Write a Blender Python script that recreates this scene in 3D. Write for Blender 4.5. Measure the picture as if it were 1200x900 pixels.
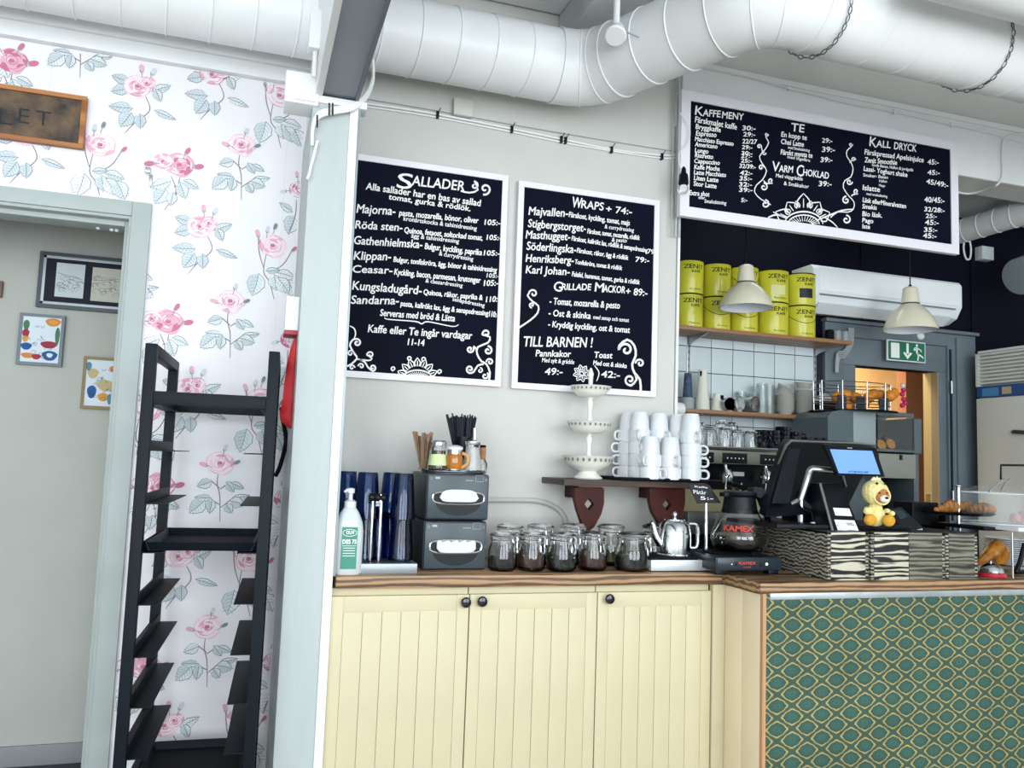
import bpy, bmesh, math, random
from mathutils import Vector, Matrix
random.seed(7)
for o in list(bpy.data.objects): bpy.data.objects.remove(o)
PI = math.pi
COL = bpy.context.scene.collection
# ------------------------------------------------------------------ camera
FPX, YAW, PITCH, ROLL, ZC = 962.7, 0.308065, 0.0927238, 0.0360597, 1.38
_F = Vector((math.sin(YAW)*math.cos(PITCH), math.cos(YAW)*math.cos(PITCH), math.sin(PITCH)))
_R0 = Vector((math.cos(YAW), -math.sin(YAW), 0)); _U0 = _R0.cross(_F)
_R = _R0*math.cos(ROLL)+_U0*math.sin(ROLL); _U = _U0*math.cos(ROLL)-_R0*math.sin(ROLL)
cam = bpy.data.cameras.new('camera'); cam.sensor_width = 36; cam.lens = FPX*36/1200; cam.clip_start = .05
camo = bpy.data.objects.new('camera', cam); COL.objects.link(camo)
m = Matrix((_R, _U, -_F)).transposed().to_4x4(); m.translation = (0, 0, ZC); camo.matrix_world = m
bpy.context.scene.camera = camo
def at(x, y, Y=None, Z=None, X=None):
    "point of the room behind a pixel of the 1200x900 photograph, on a plane of the room"
    d = _R*(x-600) - _U*(y-450) + _F*FPX
    t = Y/d.y if Y is not None else (X/d.x if X is not None else (Z-ZC)/d.z)
    return Vector((0, 0, ZC)) + d*t
def mpp(p): return (Vector(p)-Vector((0, 0, ZC))).dot(_F)/FPX      # metres per pixel there
# ------------------------------------------------------------------ light
sc = bpy.context.scene
sc.view_settings.view_transform = 'Standard'; sc.view_settings.look = 'None'
sc.view_settings.gamma = 1; sc.view_settings.use_curve_mapping = False
sc.view_settings.exposure = -0.58
w = bpy.data.worlds.new('world'); sc.world = w; w.use_nodes = True
w.node_tree.nodes['Background'].inputs[0].default_value = (.72, .86, 1, 1)
w.node_tree.nodes['Background'].inputs[1].default_value = 1.2
def area(name, loc, rot, sx, sy, power, col):
    l = bpy.data.lights.new(name, 'AREA'); l.shape = 'RECTANGLE'; l.size = sx; l.size_y = sy; l.energy = power; l.color = col
    o = bpy.data.objects.new(name, l); COL.objects.link(o); o.location = loc; o.rotation_euler = rot; return o
for wx in (-2.2, .5, 3.2):
    area('window_daylight', (wx, -2.75, 1.95), (PI/2, 0, 0), 2.2, 2.6, 205, (.90, .96, 1))
area('passage_fill', (-3.2, 3.75, 1.3), (0, -PI/2, 0), 1.6, .6, 6, (.92, .97, 1))  # unseen fill light added at the left end to brighten the passage
area('back_room_lamp', (3.8, 4.6, 2.6), (.2, 0, 0), .4, .4, 22, (1, .86, .66))
area('back_room_lamp', (4.9, 6.0, 2.6), (.3, 0, 0), .5, .5, 55, (1, .86, .66))
area('kitchen_fill', (2.9, 3.95, 2.93), (0, 0, 0), .9, .15, 3, (.92, .97, 1))  # unseen fill light added to set the brightness of the kitchen tiles
# ------------------------------------------------------------------ materials
def lin(h):
    h = h.lstrip('#'); c = [int(h[i:i+2], 16)/255 for i in (0, 2, 4)]
    return tuple(((v/12.92) if v <= .04045 else ((v+.055)/1.055)**2.4) for v in c)+(1,)
MC = {}
def M(name, col, rough=.5, metal=0, var=.0, sc_=6, bump=0, trans=0, emit=0, alpha=1, stretch=(1, 1, 1), col2=None, ior=1.45, coat=0, spec=.5):
    if name in MC: return MC[name]
    m = bpy.data.materials.new(name); m.use_nodes = True; nt = m.node_tree; b = nt.nodes['Principled BSDF']
    c = lin(col) if isinstance(col, str) else col
    b.inputs['Base Color'].default_value = c; b.inputs['Roughness'].default_value = rough; b.inputs['Metallic'].default_value = metal
    b.inputs['Transmission Weight'].default_value = trans; b.inputs['IOR'].default_value = ior; b.inputs['Alpha'].default_value = alpha
    b.inputs['Coat Weight'].default_value = coat; b.inputs['Specular IOR Level'].default_value = spec
    if emit: b.inputs['Emission Color'].default_value = c; b.inputs['Emission Strength'].default_value = emit
    if var or bump:
        tc = nt.nodes.new('ShaderNodeTexCoord'); mp = nt.nodes.new('ShaderNodeMapping'); mp.inputs['Scale'].default_value = stretch
        n = nt.nodes.new('ShaderNodeTexNoise'); n.inputs['Scale'].default_value = sc_; n.inputs['Detail'].default_value = 6
        nt.links.new(tc.outputs['Object'], mp.inputs[0]); nt.links.new(mp.outputs[0], n.inputs['Vector'])
        if var:
            r = nt.nodes.new('ShaderNodeValToRGB'); d = lin(col2) if col2 else tuple(v*(1-var) for v in c[:3])+(1,)
            r.color_ramp.elements[0].position = .33; r.color_ramp.elements[1].position = .66
            r.color_ramp.elements[0].color = d; r.color_ramp.elements[1].color = c
            nt.links.new(n.outputs[0], r.inputs[0]); nt.links.new(r.outputs[0], b.inputs['Base Color'])
        if bump:
            bp = nt.nodes.new('ShaderNodeBump'); bp.inputs['Strength'].default_value = bump; bp.inputs['Distance'].default_value = .01
            nt.links.new(n.outputs[0], bp.inputs['Height']); nt.links.new(bp.outputs[0], b.inputs['Normal'])
    MC[name] = m; return m
def wood(name, c1, c2, axis='X', scale=3, dist=6, rough=.45, fine=True, ramp=(.2, .8)):
    if name in MC: return MC[name]
    m = bpy.data.materials.new(name); m.use_nodes = True; nt = m.node_tree; b = nt.nodes['Principled BSDF']; N = nt.nodes.new
    tc = N('ShaderNodeTexCoord'); mp = N('ShaderNodeMapping'); s = {'X': (.12, 1, 1), 'Y': (1, .12, 1), 'Z': (1, 1, .12)}[axis]
    mp.inputs['Scale'].default_value = s; wv = N('ShaderNodeTexWave'); wv.wave_type = 'BANDS'; wv.bands_direction = 'Z' if axis != 'Z' else 'X'
    wv.inputs['Scale'].default_value = scale; wv.inputs['Distortion'].default_value = dist; wv.inputs['Detail'].default_value = 3; wv.inputs['Detail Scale'].default_value = 1.5
    oi = N('ShaderNodeObjectInfo'); ad = N('ShaderNodeVectorMath'); ad.operation = 'ADD'; mu = N('ShaderNodeVectorMath'); mu.operation = 'SCALE'; mu.inputs[3].default_value = 7
    nt.links.new(oi.outputs['Random'], mu.inputs[0]); nt.links.new(tc.outputs['Object'], mp.inputs[0]); nt.links.new(mp.outputs[0], ad.inputs[0]); nt.links.new(mu.outputs[0], ad.inputs[1])
    nt.links.new(ad.outputs[0], wv.inputs['Vector'])
    r = N('ShaderNodeValToRGB'); r.color_ramp.elements[0].position = ramp[0]; r.color_ramp.elements[1].position = ramp[1]
    r.color_ramp.elements[0].color = lin(c1); r.color_ramp.elements[1].color = lin(c2)
    nz = N('ShaderNodeTexNoise'); nz.inputs['Scale'].default_value = 14; nz.inputs['Detail'].default_value = 8; nt.links.new(ad.outputs[0], nz.inputs['Vector'])
    mx = N('ShaderNodeMath'); mx.operation = 'ADD'; sb = N('ShaderNodeMath'); sb.operation = 'MULTIPLY_ADD'; sb.inputs[1].default_value = .6 if fine else .1; sb.inputs[2].default_value = -.3 if fine else -.05
    nt.links.new(nz.outputs[0], sb.inputs[0]); nt.links.new(wv.outputs['Fac'], mx.inputs[0]); nt.links.new(sb.outputs[0], mx.inputs[1])
    nt.links.new(mx.outputs[0], r.inputs[0]); nt.links.new(r.outputs[0], b.inputs['Base Color']); b.inputs['Roughness'].default_value = rough
    bp = N('ShaderNodeBump'); bp.inputs['Strength'].default_value = .15; bp.inputs['Distance'].default_value = .004
    nt.links.new(mx.outputs[0], bp.inputs['Height']); nt.links.new(bp.outputs[0], b.inputs['Normal'])
    MC[name] = m; return m
WHITE = M('white_paint', '#f2f3f2', .45, var=.05, sc_=9, bump=.12)
TRIMW = M('white_gloss_paint', '#eceeee', .4, var=.03, sc_=5, bump=.06)
DUCT = M('white_duct_paint', '#f0f2f2', .38, var=.04, sc_=4, bump=.06)
GREYWALL = M('warm_grey_plaster', '#cfcfca', .8, var=.06, sc_=3, bump=.25)
GREYFRAME = M('grey_green_paint', '#aab2b0', .5, var=.06, sc_=7, bump=.1)
COLM = M('column_paint', '#b7bfbf', .55, var=.05, sc_=5, bump=.15, stretch=(6, 6, .6))
PAPER = M('wallpaper_ground', '#eceaee', .7, var=.03, sc_=2)
NAVY = M('navy_wall_paint', '#05071c', .6, var=.2, sc_=3, spec=.15)
BLACKST = M('black_rack_steel', '#09141d', .5, 0, spec=.2, var=.35, sc_=12, bump=.05)
BLACK = M('black_plastic', '#080b13', .4, spec=.3)
MATTE = M('matte_black', '#07090f', .7, spec=.2)
CHROME = M('chrome', '#dfe3e6', .12, 1)
STEEL = M('brushed_steel', '#aeb3b4', .32, 1, var=.15, sc_=20, stretch=(1, 1, 12))
CREAM = M('cream_cabinet_paint', '#d0c6a4', .45, var=.05, sc_=4, bump=.05)
CHINA = M('white_china', '#dadde0', .25, coat=.3)
IVORY = M('ivory_china', '#efeee4', .3, coat=.3)
GLASS = M('clear_glass', '#ffffff', .02, trans=1)
BLUEG = M('blue_tumbler_glass', '#5f8ccc', .04, trans=1)
TILE = M('white_wall_tile', '#cfdade', .25, var=.05, sc_=2)
GROUT = M('dark_grout', '#1c2330', .9)
NBOARD = M('navy_chalkboard', '#060a20', .7, var=.35, sc_=2.5, spec=.12)
CHALK = M('white_chalk_paint', '#f4f4f2', .7)
BFRAME = M('board_frame_paint', '#eceaf0', .5, var=.03, sc_=6, bump=.05)
WOODC = wood('butcher_block', '#5c4230', '#ab8760', 'X', 16, 6)
SHELFW = wood('shelf_wood', '#6b4a33', '#966c48', 'X', 2, 4)
REDW = M('red_brown_wood', '#431812', .5, var=.3, sc_=10, stretch=(1, 1, .2), spec=.25)
GALV = M('zinc_strip', '#c9d2d4', .35, .7, var=.2, sc_=8)
# ------------------------------------------------------------------ mesh builder
class B:
    def __init__(s, M0=None): s.bm = bmesh.new(); s.M = M0 or Matrix(); s.mi = 0; s.mats = []
    def v(s, p): return s.bm.verts.new(s.M @ Vector(p))
    def f(s, vs):
        try: f = s.bm.faces.new(vs); f.material_index = s.mi; return f
        except ValueError: return None
    def box(s, x0, x1, y0, y1, z0, z1, bev=0):
        vs = [s.v(p) for p in ((x0,y0,z0),(x1,y0,z0),(x1,y1,z0),(x0,y1,z0),(x0,y0,z1),(x1,y0,z1),(x1,y1,z1),(x0,y1,z1))]
        fs = [s.f([vs[i] for i in q]) for q in ((0,3,2,1),(4,5,6,7),(0,1,5,4),(1,2,6,5),(2,3,7,6),(3,0,4,7))]
        if bev: bmesh.ops.bevel(s.bm, geom=list({e for f in fs for e in f.edges}), offset=bev, segments=2, affect='EDGES', profile=.6)
        return s
    def tube(s, pts, r, n=8, closed=False, caps=True):
        P = [Vector(p) for p in pts]; L = len(P); rs = r if isinstance(r, (list, tuple)) else [r]*L
        T = []
        for i in range(L):
            a = P[(i-1) % L] if (closed or i) else P[0]; b = P[(i+1) % L] if (closed or i < L-1) else P[-1]
            T.append((b-a).normalized() if (b-a).length > 1e-9 else Vector((0, 0, 1)))
        up = Vector((0, 0, 1)) if abs(T[0].z) < .9 else Vector((1, 0, 0)); nrm = T[0].cross(up).normalized(); rings = []
        for i in range(L):
            nrm = (nrm - T[i]*nrm.dot(T[i])).normalized(); bn = T[i].cross(nrm)
            rings.append([s.v(P[i]+(nrm*math.cos(2*PI*k/n)+bn*math.sin(2*PI*k/n))*rs[i]) for k in range(n)])
        for i in range(L if closed else L-1):
            a, b = rings[i], rings[(i+1) % L]
            for k in range(n): s.f([a[k], a[(k+1) % n], b[(k+1) % n], b[k]])
        if not closed and caps: s.f(rings[0][::-1]); s.f(rings[-1])
        return s
    def lathe(s, prof, n=28, c=(0, 0, 0), cap=True):
        c = Vector(c); rings = []
        for r, z in prof: rings.append([s.v(c+Vector((max(r, 1e-4)*math.cos(2*PI*k/n), max(r, 1e-4)*math.sin(2*PI*k/n), z))) for k in range(n)])
        for a, b in zip(rings, rings[1:]):
            for k in range(n): s.f([a[k], a[(k+1) % n], b[(k+1) % n], b[k]])
        if cap: s.f(rings[0][::-1]); s.f(rings[-1])
        return s
    def ball(s, c, r, n=12, sq=(1, 1, 1)):
        c = Vector(c); prof = [(math.sin(PI*i/n), -math.cos(PI*i/n)) for i in range(n+1)]; rings = []
        for a, z in prof: rings.append([s.v(c+Vector((max(a, .002)*math.cos(2*PI*k/n)*r*sq[0], max(a, .002)*math.sin(2*PI*k/n)*r*sq[1], z*r*sq[2]))) for k in range(n)])
        for a, b in zip(rings, rings[1:]):
            for k in range(n): s.f([a[k], a[(k+1) % n], b[(k+1) % n], b[k]])
        s.f(rings[0][::-1]); s.f(rings[-1]); return s
    def slab(s, pts, off):           # polygon of 3-D points, extruded by the vector off
        P = [Vector(p) for p in pts]; off = Vector(off); a = [s.v(p) for p in P]; b = [s.v(p+off) for p in P]
        s.f(a); s.f(b[::-1]); n = len(P)
        for i in range(n): s.f([a[i], b[i], b[(i+1) % n], a[(i+1) % n]])
        return s
    def poly(s, pts): return s.f([s.v(p) for p in pts])
    def strip(s, pts, w, nrm=(0, -1, 0)):      # flat painted stroke
        P = [Vector(p) for p in pts]; N = Vector(nrm); L = len(P); rows = []
        for i in range(L):
            t = (P[min(i+1, L-1)]-P[max(i-1, 0)]); t = t.normalized() if t.length > 1e-9 else Vector((1, 0, 0))
            ww = w[i] if isinstance(w, (list, tuple)) else w; q = t.cross(N).normalized()*ww/2
            rows.append((s.v(P[i]-q), s.v(P[i]+q)))
        for a, b in zip(rows, rows[1:]): s.f([a[0], a[1], b[1], b[0]])
        return s
    def mesh(s, name, mats):
        bmesh.ops.recalc_face_normals(s.bm, faces=s.bm.faces[:])
        me = bpy.data.meshes.new(name); s.bm.to_mesh(me); s.bm.free()
        for m in (mats if isinstance(mats, (list, tuple)) else [mats]): me.materials.append(m)
        for p in me.polygons: p.use_smooth = True
        me.set_sharp_from_angle(angle=math.radians(35)); return me
def part(name, b, mat, parent=None, label=None, loc=None, rot=None):
    o = bpy.data.objects.new(name, b.mesh(name, mat) if isinstance(b, B) else b); COL.objects.link(o)
    if parent: o.parent = parent
    if label: o['label'] = label
    if loc is not None: o.location = loc
    if rot is not None: o.rotation_euler = rot
    return o
def setp(o, label, cat, group=None):
    o['label'] = label; o['category'] = cat
    if group: o['group'] = group
    return o
def thing(name, label, cat, loc=(0, 0, 0), rot=(0, 0, 0), group=None):
    o = bpy.data.objects.new(name, None); COL.objects.link(o); o.empty_display_size = .05
    o.location = loc; o.rotation_euler = rot; return setp(o, label, cat, group)
def struct(name, b, mat, parent=None, loc=None):
    o = part(name, b, mat, parent, loc=loc)
    if not parent: o['kind'] = 'structure'
    return o
def copy(o, loc=None, rot=None, label=None, scale=None, parent=None):
    c = o.copy(); COL.objects.link(c)
    if parent: c.parent = parent
    if loc is not None: c.location = loc
    if rot is not None: c.rotation_euler = rot
    if label: c['label'] = label
    if scale: c.scale = scale
    for ch in KIDS(o): copy(ch, parent=c)
    return c
def KIDS(o): return [x for x in COL.objects if x.parent == o]
def bez(p0, p1, p2, p3, n=10):
    p0, p1, p2, p3 = map(Vector, (p0, p1, p2, p3))
    return [p0*(1-t)**3+p1*3*t*(1-t)**2+p2*3*t*t*(1-t)+p3*t**3 for t in [i/n for i in range(n+1)]]
def spline(pts, n=6):
    P = [Vector(p) for p in pts]; out = []
    for i in range(len(P)-1):
        a, b, c, d = P[max(i-1, 0)], P[i], P[i+1], P[min(i+2, len(P)-1)]
        for k in range(n):
            t = k/n; out.append(.5*((2*b)+(c-a)*t+(2*a-5*b+4*c-d)*t*t+(3*b-a-3*c+d)*t**3))
    out.append(P[-1]); return out
# text as flat mesh
_tc = {}
def text_polys(s, bold=0.0):
    k = (s, bold)
    if k in _tc: return _tc[k]
    cu = bpy.data.curves.new('t', 'FONT'); cu.body = s; cu.size = 1; cu.resolution_u = 3; cu.offset = min(bold, .0); cu.fill_mode = 'BOTH'
    o = bpy.data.objects.new('t', cu); me = bpy.data.meshes.new_from_object(o)
    vs = [tuple(v.co) for v in me.vertices]; fs = [tuple(p.vertices) for p in me.polygons]
    bpy.data.objects.remove(o); bpy.data.curves.remove(cu); bpy.data.meshes.remove(me)
    xs = [v[0] for v in vs] or [0, 1]; x0, x1 = min(xs), max(xs)
    _tc[k] = ([((v[0]-x0)/(x1-x0), v[1]/.73) for v in vs], fs); return _tc[k]   # x in 0..1, y in cap heights
def text(b, s, p0, p1, h, up=(0, 0, 1), bold=.02, slant=0, fn=None):
    "p0,p1 baseline ends in 3-D, h cap height"
    vs, fs = text_polys(s, bold); p0, p1, up = Vector(p0), Vector(p1), Vector(up)
    d = p1-p0; Lx = d.length; n = d.cross(up).normalized()*.00015
    sh = min(max(0, bold)*1.6*h, .0018)
    for k, (ox, oy) in enumerate(((0, 0), (sh, 0), (sh*.5, sh*.5), (sh*.5, -sh*.5)) if sh > 0 else ((0, 0),)):
        vv = []
        for x, y in vs:
            q = p0+d*(x+(slant*y*h+ox)/Lx)+up*(y*h+oy)+n*k
            if fn: q = fn(q); q = Vector((q.x*(1+k*.0015), q.y*(1+k*.0015), q.z))
            vv.append(b.v(q))
        for f in fs: b.f([vv[i] for i in f])
# ================================================================== structure
YW = 3.4; ZT = .97
struct('floor', B().box(-3.4, 6.5, -2.8, YW, -.05, 0), wood('floor_boards', '#7d756b', '#9c9488', 'X', 2, 3))
struct('floor_passage', B().box(-3.4, 6.5, YW, 7.2, -.05, 0), wood('dark_floor', '#23262b', '#33373c', 'X', 2, 3))
struct('ceiling', B().box(-3.4, 6.5, -2.8, YW+.2, 3.5, 3.6), M('ceiling_paint', '#dfe3e3', .7, var=.06, sc_=2, bump=.2))
# side walls and window wall behind the camera
struct('wall_side_left', B().box(-3.5, -3.4, -2.8, YW, 0, 3.6), WHITE)
struct('wall_side_right', B().box(6.5, 6.6, -2.8, 7.2, 0, 3.6), WHITE)
wr = B(); wr.box(-3.4, 6.5, -2.7, -2.6, 0, .6); wr.box(-3.4, 6.5, -2.7, -2.6, 3.3, 3.6)
for a, b_ in ((-3.4, -3.3), (-1.1, -.6), (1.6, 2.1), (4.3, 6.5)): wr.box(a, b_, -2.7, -2.6, .6, 3.3)
struct('wall_rear', wr, WHITE)
# boarded wall with the menu boards + lintel
XC = 1.872
struct('wall_back', B().box(.20, XC, YW, YW+.2, 0, 3.5), GREYWALL)
lw = struct('wall_lintel', B().box(XC, 6.5, YW, YW+.2, 3.004, 3.5), GREYWALL)
t = B(); t.box(XC-.02, 6.5, YW-.022, YW+.001, 3.0, 3.315, .004); t.box(XC-.02, 6.5, YW-.03, YW, 3.30, 3.33, .004)
struct('trim_1', t, TRIMW)
t = B(); t.box(XC+.004, XC+.016, YW-.01, YW+.2, .97, 3.0)
struct('trim_2', t, TRIMW)
t = B(); t.slab([at(838,40,Y=YW-.004), at(838.6,41,Y=YW-.004), at(892,42,Y=YW-.004), at(891,41,Y=YW-.004)], (0, .003, 0))
# papered wall (left) with the doorway
XR, XL, ZD = -.474, -1.40, 2.262
pw = B(); pw.box(XR, .22, YW, YW+.14, 0, 2.95); pw.box(XL, XR, YW, YW+.14, ZD, 2.95); pw.box(-3.4, XL, YW, YW+.14, 0, 2.95)
PAPERWALL = struct('wall_left', pw, PAPER)
struct('wall_left_upper', B().box(-3.4, .22, YW-.01, YW+.14, 2.95, 3.5), WHITE)
t = B(); t.box(-3.4, .17, YW-.035, YW, 2.885, 2.945, .004); t.box(-3.4, .17, YW-.05, YW, 2.945, 3.06, .01)
struct('trim_3', t, TRIMW)
t = B()
for x in (-.2, ): pass
# doorway
d = B()
for k, (w_, dd) in enumerate(((.0, .03),)):
    d.box(XR-.002, -.408, YW-.022, YW, 0, ZD+.055, .003); d.box(XL-.06, XR-.002, YW-.022, YW, ZD-.002, ZD+.055, .003); d.box(XL-.06, XL, YW-.022, YW, 0, ZD, .003)
dr = struct('door_1', d, GREYFRAME)
j = B(); j.box(XR-.012, XR, YW-.012, YW+.14, 0, ZD-.0, .002); j.box(XL, XR-.012, YW-.012, YW+.14, ZD-.014, ZD, .002); j.box(XR-.03, XR-.012, YW+.03, YW+.14, 0, ZD-.014, .002); j.box(XL, XR-.03, YW+.03, YW+.14, ZD-.034, ZD-.014, .002)
part('door_jamb', j, GREYFRAME, dr)
for n_, (x, y) in enumerate(((115,266),(131,268),(137,269),(153,271))):
    p = at(x, y, Y=YW+.1); hk = B(); hk.lathe([(.002, .02), (.006, .016), (.009, .004), (.009, -.004), (.005, -.010), (.001, -.011)], 12)
    part('curtain_glider', hk, CHINA, dr, loc=p-Vector((0,0,0)))
# passage
YP = 4.12
struct('wall_passage', B().box(-3.4, .25, YP, YP+.1, 0, 2.6), M('passage_plaster', '#bcbfb8', .8, var=.05, sc_=4, bump=.25))
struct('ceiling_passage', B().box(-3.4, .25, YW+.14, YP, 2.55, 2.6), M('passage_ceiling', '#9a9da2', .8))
struct('wall_passage_end', B().box(.20, .25, YW+.14, YP, 0, 2.6), GREYWALL)
struct('baseboard_passage', B().box(-3.4, .2, YP-.015, YP, 0, .085, .003), M('grey_baseboard', '#8f9296', .5))
struct('baseboard_left', B().box(-.408, .14, YW-.014, YW, 0, .09, .003), GREYFRAME)
# column with its white edge strip; beam running to the camera
YC = 2.86
cw = thing('column', 'grey-white painted column standing between papered wall and counter', 'column', (0, 0, 0))
part('shaft', B().box(.143, .278, YC, YW, 0, 2.62, .006), COLM, cw)
part('edge_strip', B().box(.272, .301, YC-.008, YC+.03, 0, 2.60, .002), TRIMW, cw, 'bright white edge strip')
part('corner_angle', B().box(.301, .310, YC+.0, YC+.05, .97, 2.62, .001), M('angle_grey', '#9aa4a8', .4, .3), cw, 'thin grey steel corner angle')
part('cap_plate', B().box(.12, .33, YC-.012, YC+.06, 2.60, 2.625, .002), TRIMW, cw)
bt = thing('ceiling_beam', 'deep beam with grey underside running overhead from column towards viewer', 'beam', (0, 0, 0))
part('beam_web', B().box(.172, .289, -2.6, YW, 2.634, 3.5), M('beam_shade_grey', '#8d939c', .5, var=.12, sc_=3, bump=.2), bt)  # grey puts the shade under the beam into its colour
part('beam_side_board', B().box(.150, .174, -2.6, YW, 2.622, 3.5, .003), TRIMW, bt, 'bright white side board')
part('beam_edge', B().box(.287, .299, -2.6, YW, 2.622, 3.5, .002), M('beam_dark', '#6d737b', .5), bt)
# ceiling ribs
def zbeam(x, y, Z): return at(x, y, Z=Z)
a = at(662, 44, Z=3.28); c = at(715, 44, Z=3.28)
struct('beam_1', B().box(a.x, a.x+.26, -2.6, YW, 3.28, 3.5, .01), M('ceiling_rib', '#e3e6e6', .6, var=.05, sc_=3))
t = B(); t.box(.30, a.x, YW-.32, YW-.02, 3.42, 3.5, .01); t.box(.30, a.x, YW-.34, YW-.30, 3.38, 3.5, .006)
struct('trim_4', t, TRIMW)
struct('beam_2', B().box(.30, a.x, .6, 2.55, 3.44, 3.5, .006), TRIMW)
# kitchen beyond the bar
YK = 4.20; XD0 = at(975, 400, Y=YK).x
struct('wall_kitchen_left', B().box(XC-.1, XC+.1, YW+.2, YK, 0, 3.1), M('kitchen_side', '#c9d0d0', .5))
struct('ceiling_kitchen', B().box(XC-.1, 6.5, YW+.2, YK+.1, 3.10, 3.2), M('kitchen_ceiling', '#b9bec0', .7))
# back wall of kitchen with door opening
kd = [at(1001, 428, Y=YK), at(1103, 433, Y=YK)]; DX0, DX1, DZ = kd[0].x, 4.22, kd[0].z
kb = B(); kb.box(XC, DX0-.30, YK, YK+.1, 0, 3.1); kb.box(DX0-.3, DX0, YK, YK+.1, 0, 3.1); kb.box(DX0, DX1, YK, YK+.1, DZ, 3.1); kb.box(DX1, 6.5, YK, YK+.1, 0, 3.1)
struct('wall_kitchen_back', kb, NAVY)
t = B()
for x in (at(876, 280, Y=YK).x, at(1009, 300, Y=YK).x, at(1138, 340, Y=YK).x): t.box(x-.006, x+.006, YK-.008, YK, 2.3, 3.0, .002)
struct('trim_5', t, NAVY)
# tiles, one by one
tw = B().box(XC, DX0-.24, YK-.006, YK+.001, .8, 2.16); TB = struct('wall_tile_bed', tw, GROUT)
x0 = at(832.6, 410, Y=YK).x; z0 = at(832.6, 408, Y=YK).z; tx, tz = .1440, .151
tm = B().box(-tx/2+.0022, tx/2-.0022, -.006, 0, -tz/2+.0022, tz/2-.0022, .0012).mesh('tile', TILE)
for i in range(-5, 7):
    for j_ in range(-7, 2):
        cx, cz = x0+(i+.5)*tx, z0+(j_-.5)*tz
        if cx-tx/2 < XC-.001 or cx+tx/2 > DX0-.24: continue
        if cz > 2.16: continue
        part('tile', tm, None, TB, loc=(cx, YK-.006, cz))
# kitchen door frame
FG = M('door_frame_grey', '#6c7880', .45, var=.12, sc_=5, bump=.1)
xo = at(1139, 420, Y=YK).x; zo = at(1060, 384, Y=YK).z
d = B(); d.box(DX1+.06, xo, YK-.03, YK, 0, zo-.0185, .004); d.box(DX1+.12, xo-.04, YK-.045, YK, 0, zo-.04, .004); d.box(DX0-.24, DX0-.10, YK-.03, YK, 0, zo-.0185, .004); d.box(DX0-.0995, DX1+.0595, YK-.03, YK, zo-.10, zo-.0185, .004); d.box(DX0-.25, xo+.01, YK-.055, YK, zo-.018, zo+.004, .004)
d2 = struct('door_2', d, FG)
j = B(); j.box(DX1, DX1+.06, YK-.012, YK+.1, 0, DZ, .003); j.box(DX0-.10, DX0, YK-.012, YK+.1, 0, DZ, .003); j.box(DX0-.1, DX1+.06, YK-.014, YK+.05, DZ, zo-.1, .003)
part('door_jamb', j, FG, d2)
part('door_edge_strip', B().box(DX1+.07, DX1+.082, YK-.04, YK-.025, 0, zo-.12), M('deep_blue', '#152636', .5), d2)  # narrow dark blue strip beside the right jamb
for z in (1.25, 1.95): part('hinge', B().tube([(DX1+.066, YK-.05, z-.04), (DX1+.066, YK-.05, z+.04)], .008), STEEL, d2)
# room beyond the door
struct('wall_back_room', B().box(3.0, 6.4, 6.6, 6.7, 0, 3.0), M('yellow_room', '#e8cf98', .8, var=.08, sc_=3))
struct('ceiling_back_room', B().box(3.0, 6.4, YK+.1, 6.6, 2.7, 2.8), WHITE)
struct('wall_back_room_left', B().box(2.95, 3.0, YK+.1, 6.6, 0, 2.8), M('yellow_room2', '#dfc48d', .8))
bx0 = at(1062, 480, Y=4.9).x
struct('wall_orange', B().box(at(1062, 480, Y=5.4).x, 6.4, 5.4, 5.5, 0, 2.7), M('orange_wall', '#c98d6a', .8, var=.06, sc_=3))
part('door_lining', B().box(DX1-.006, DX1, 4.245, 4.31, 0, DZ), M('door_yellow', '#d9c48f', .5), d2); part('door_lining', B().box(DX1-.006, DX1, YK-.01, 4.245, 0, DZ), M('door_beige', '#a3967c', .5), d2); part('latch_plate', B().box(DX1-.009, DX1-.006, 4.26, 4.29, 1.16, 1.26), STEEL, d2)
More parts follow.
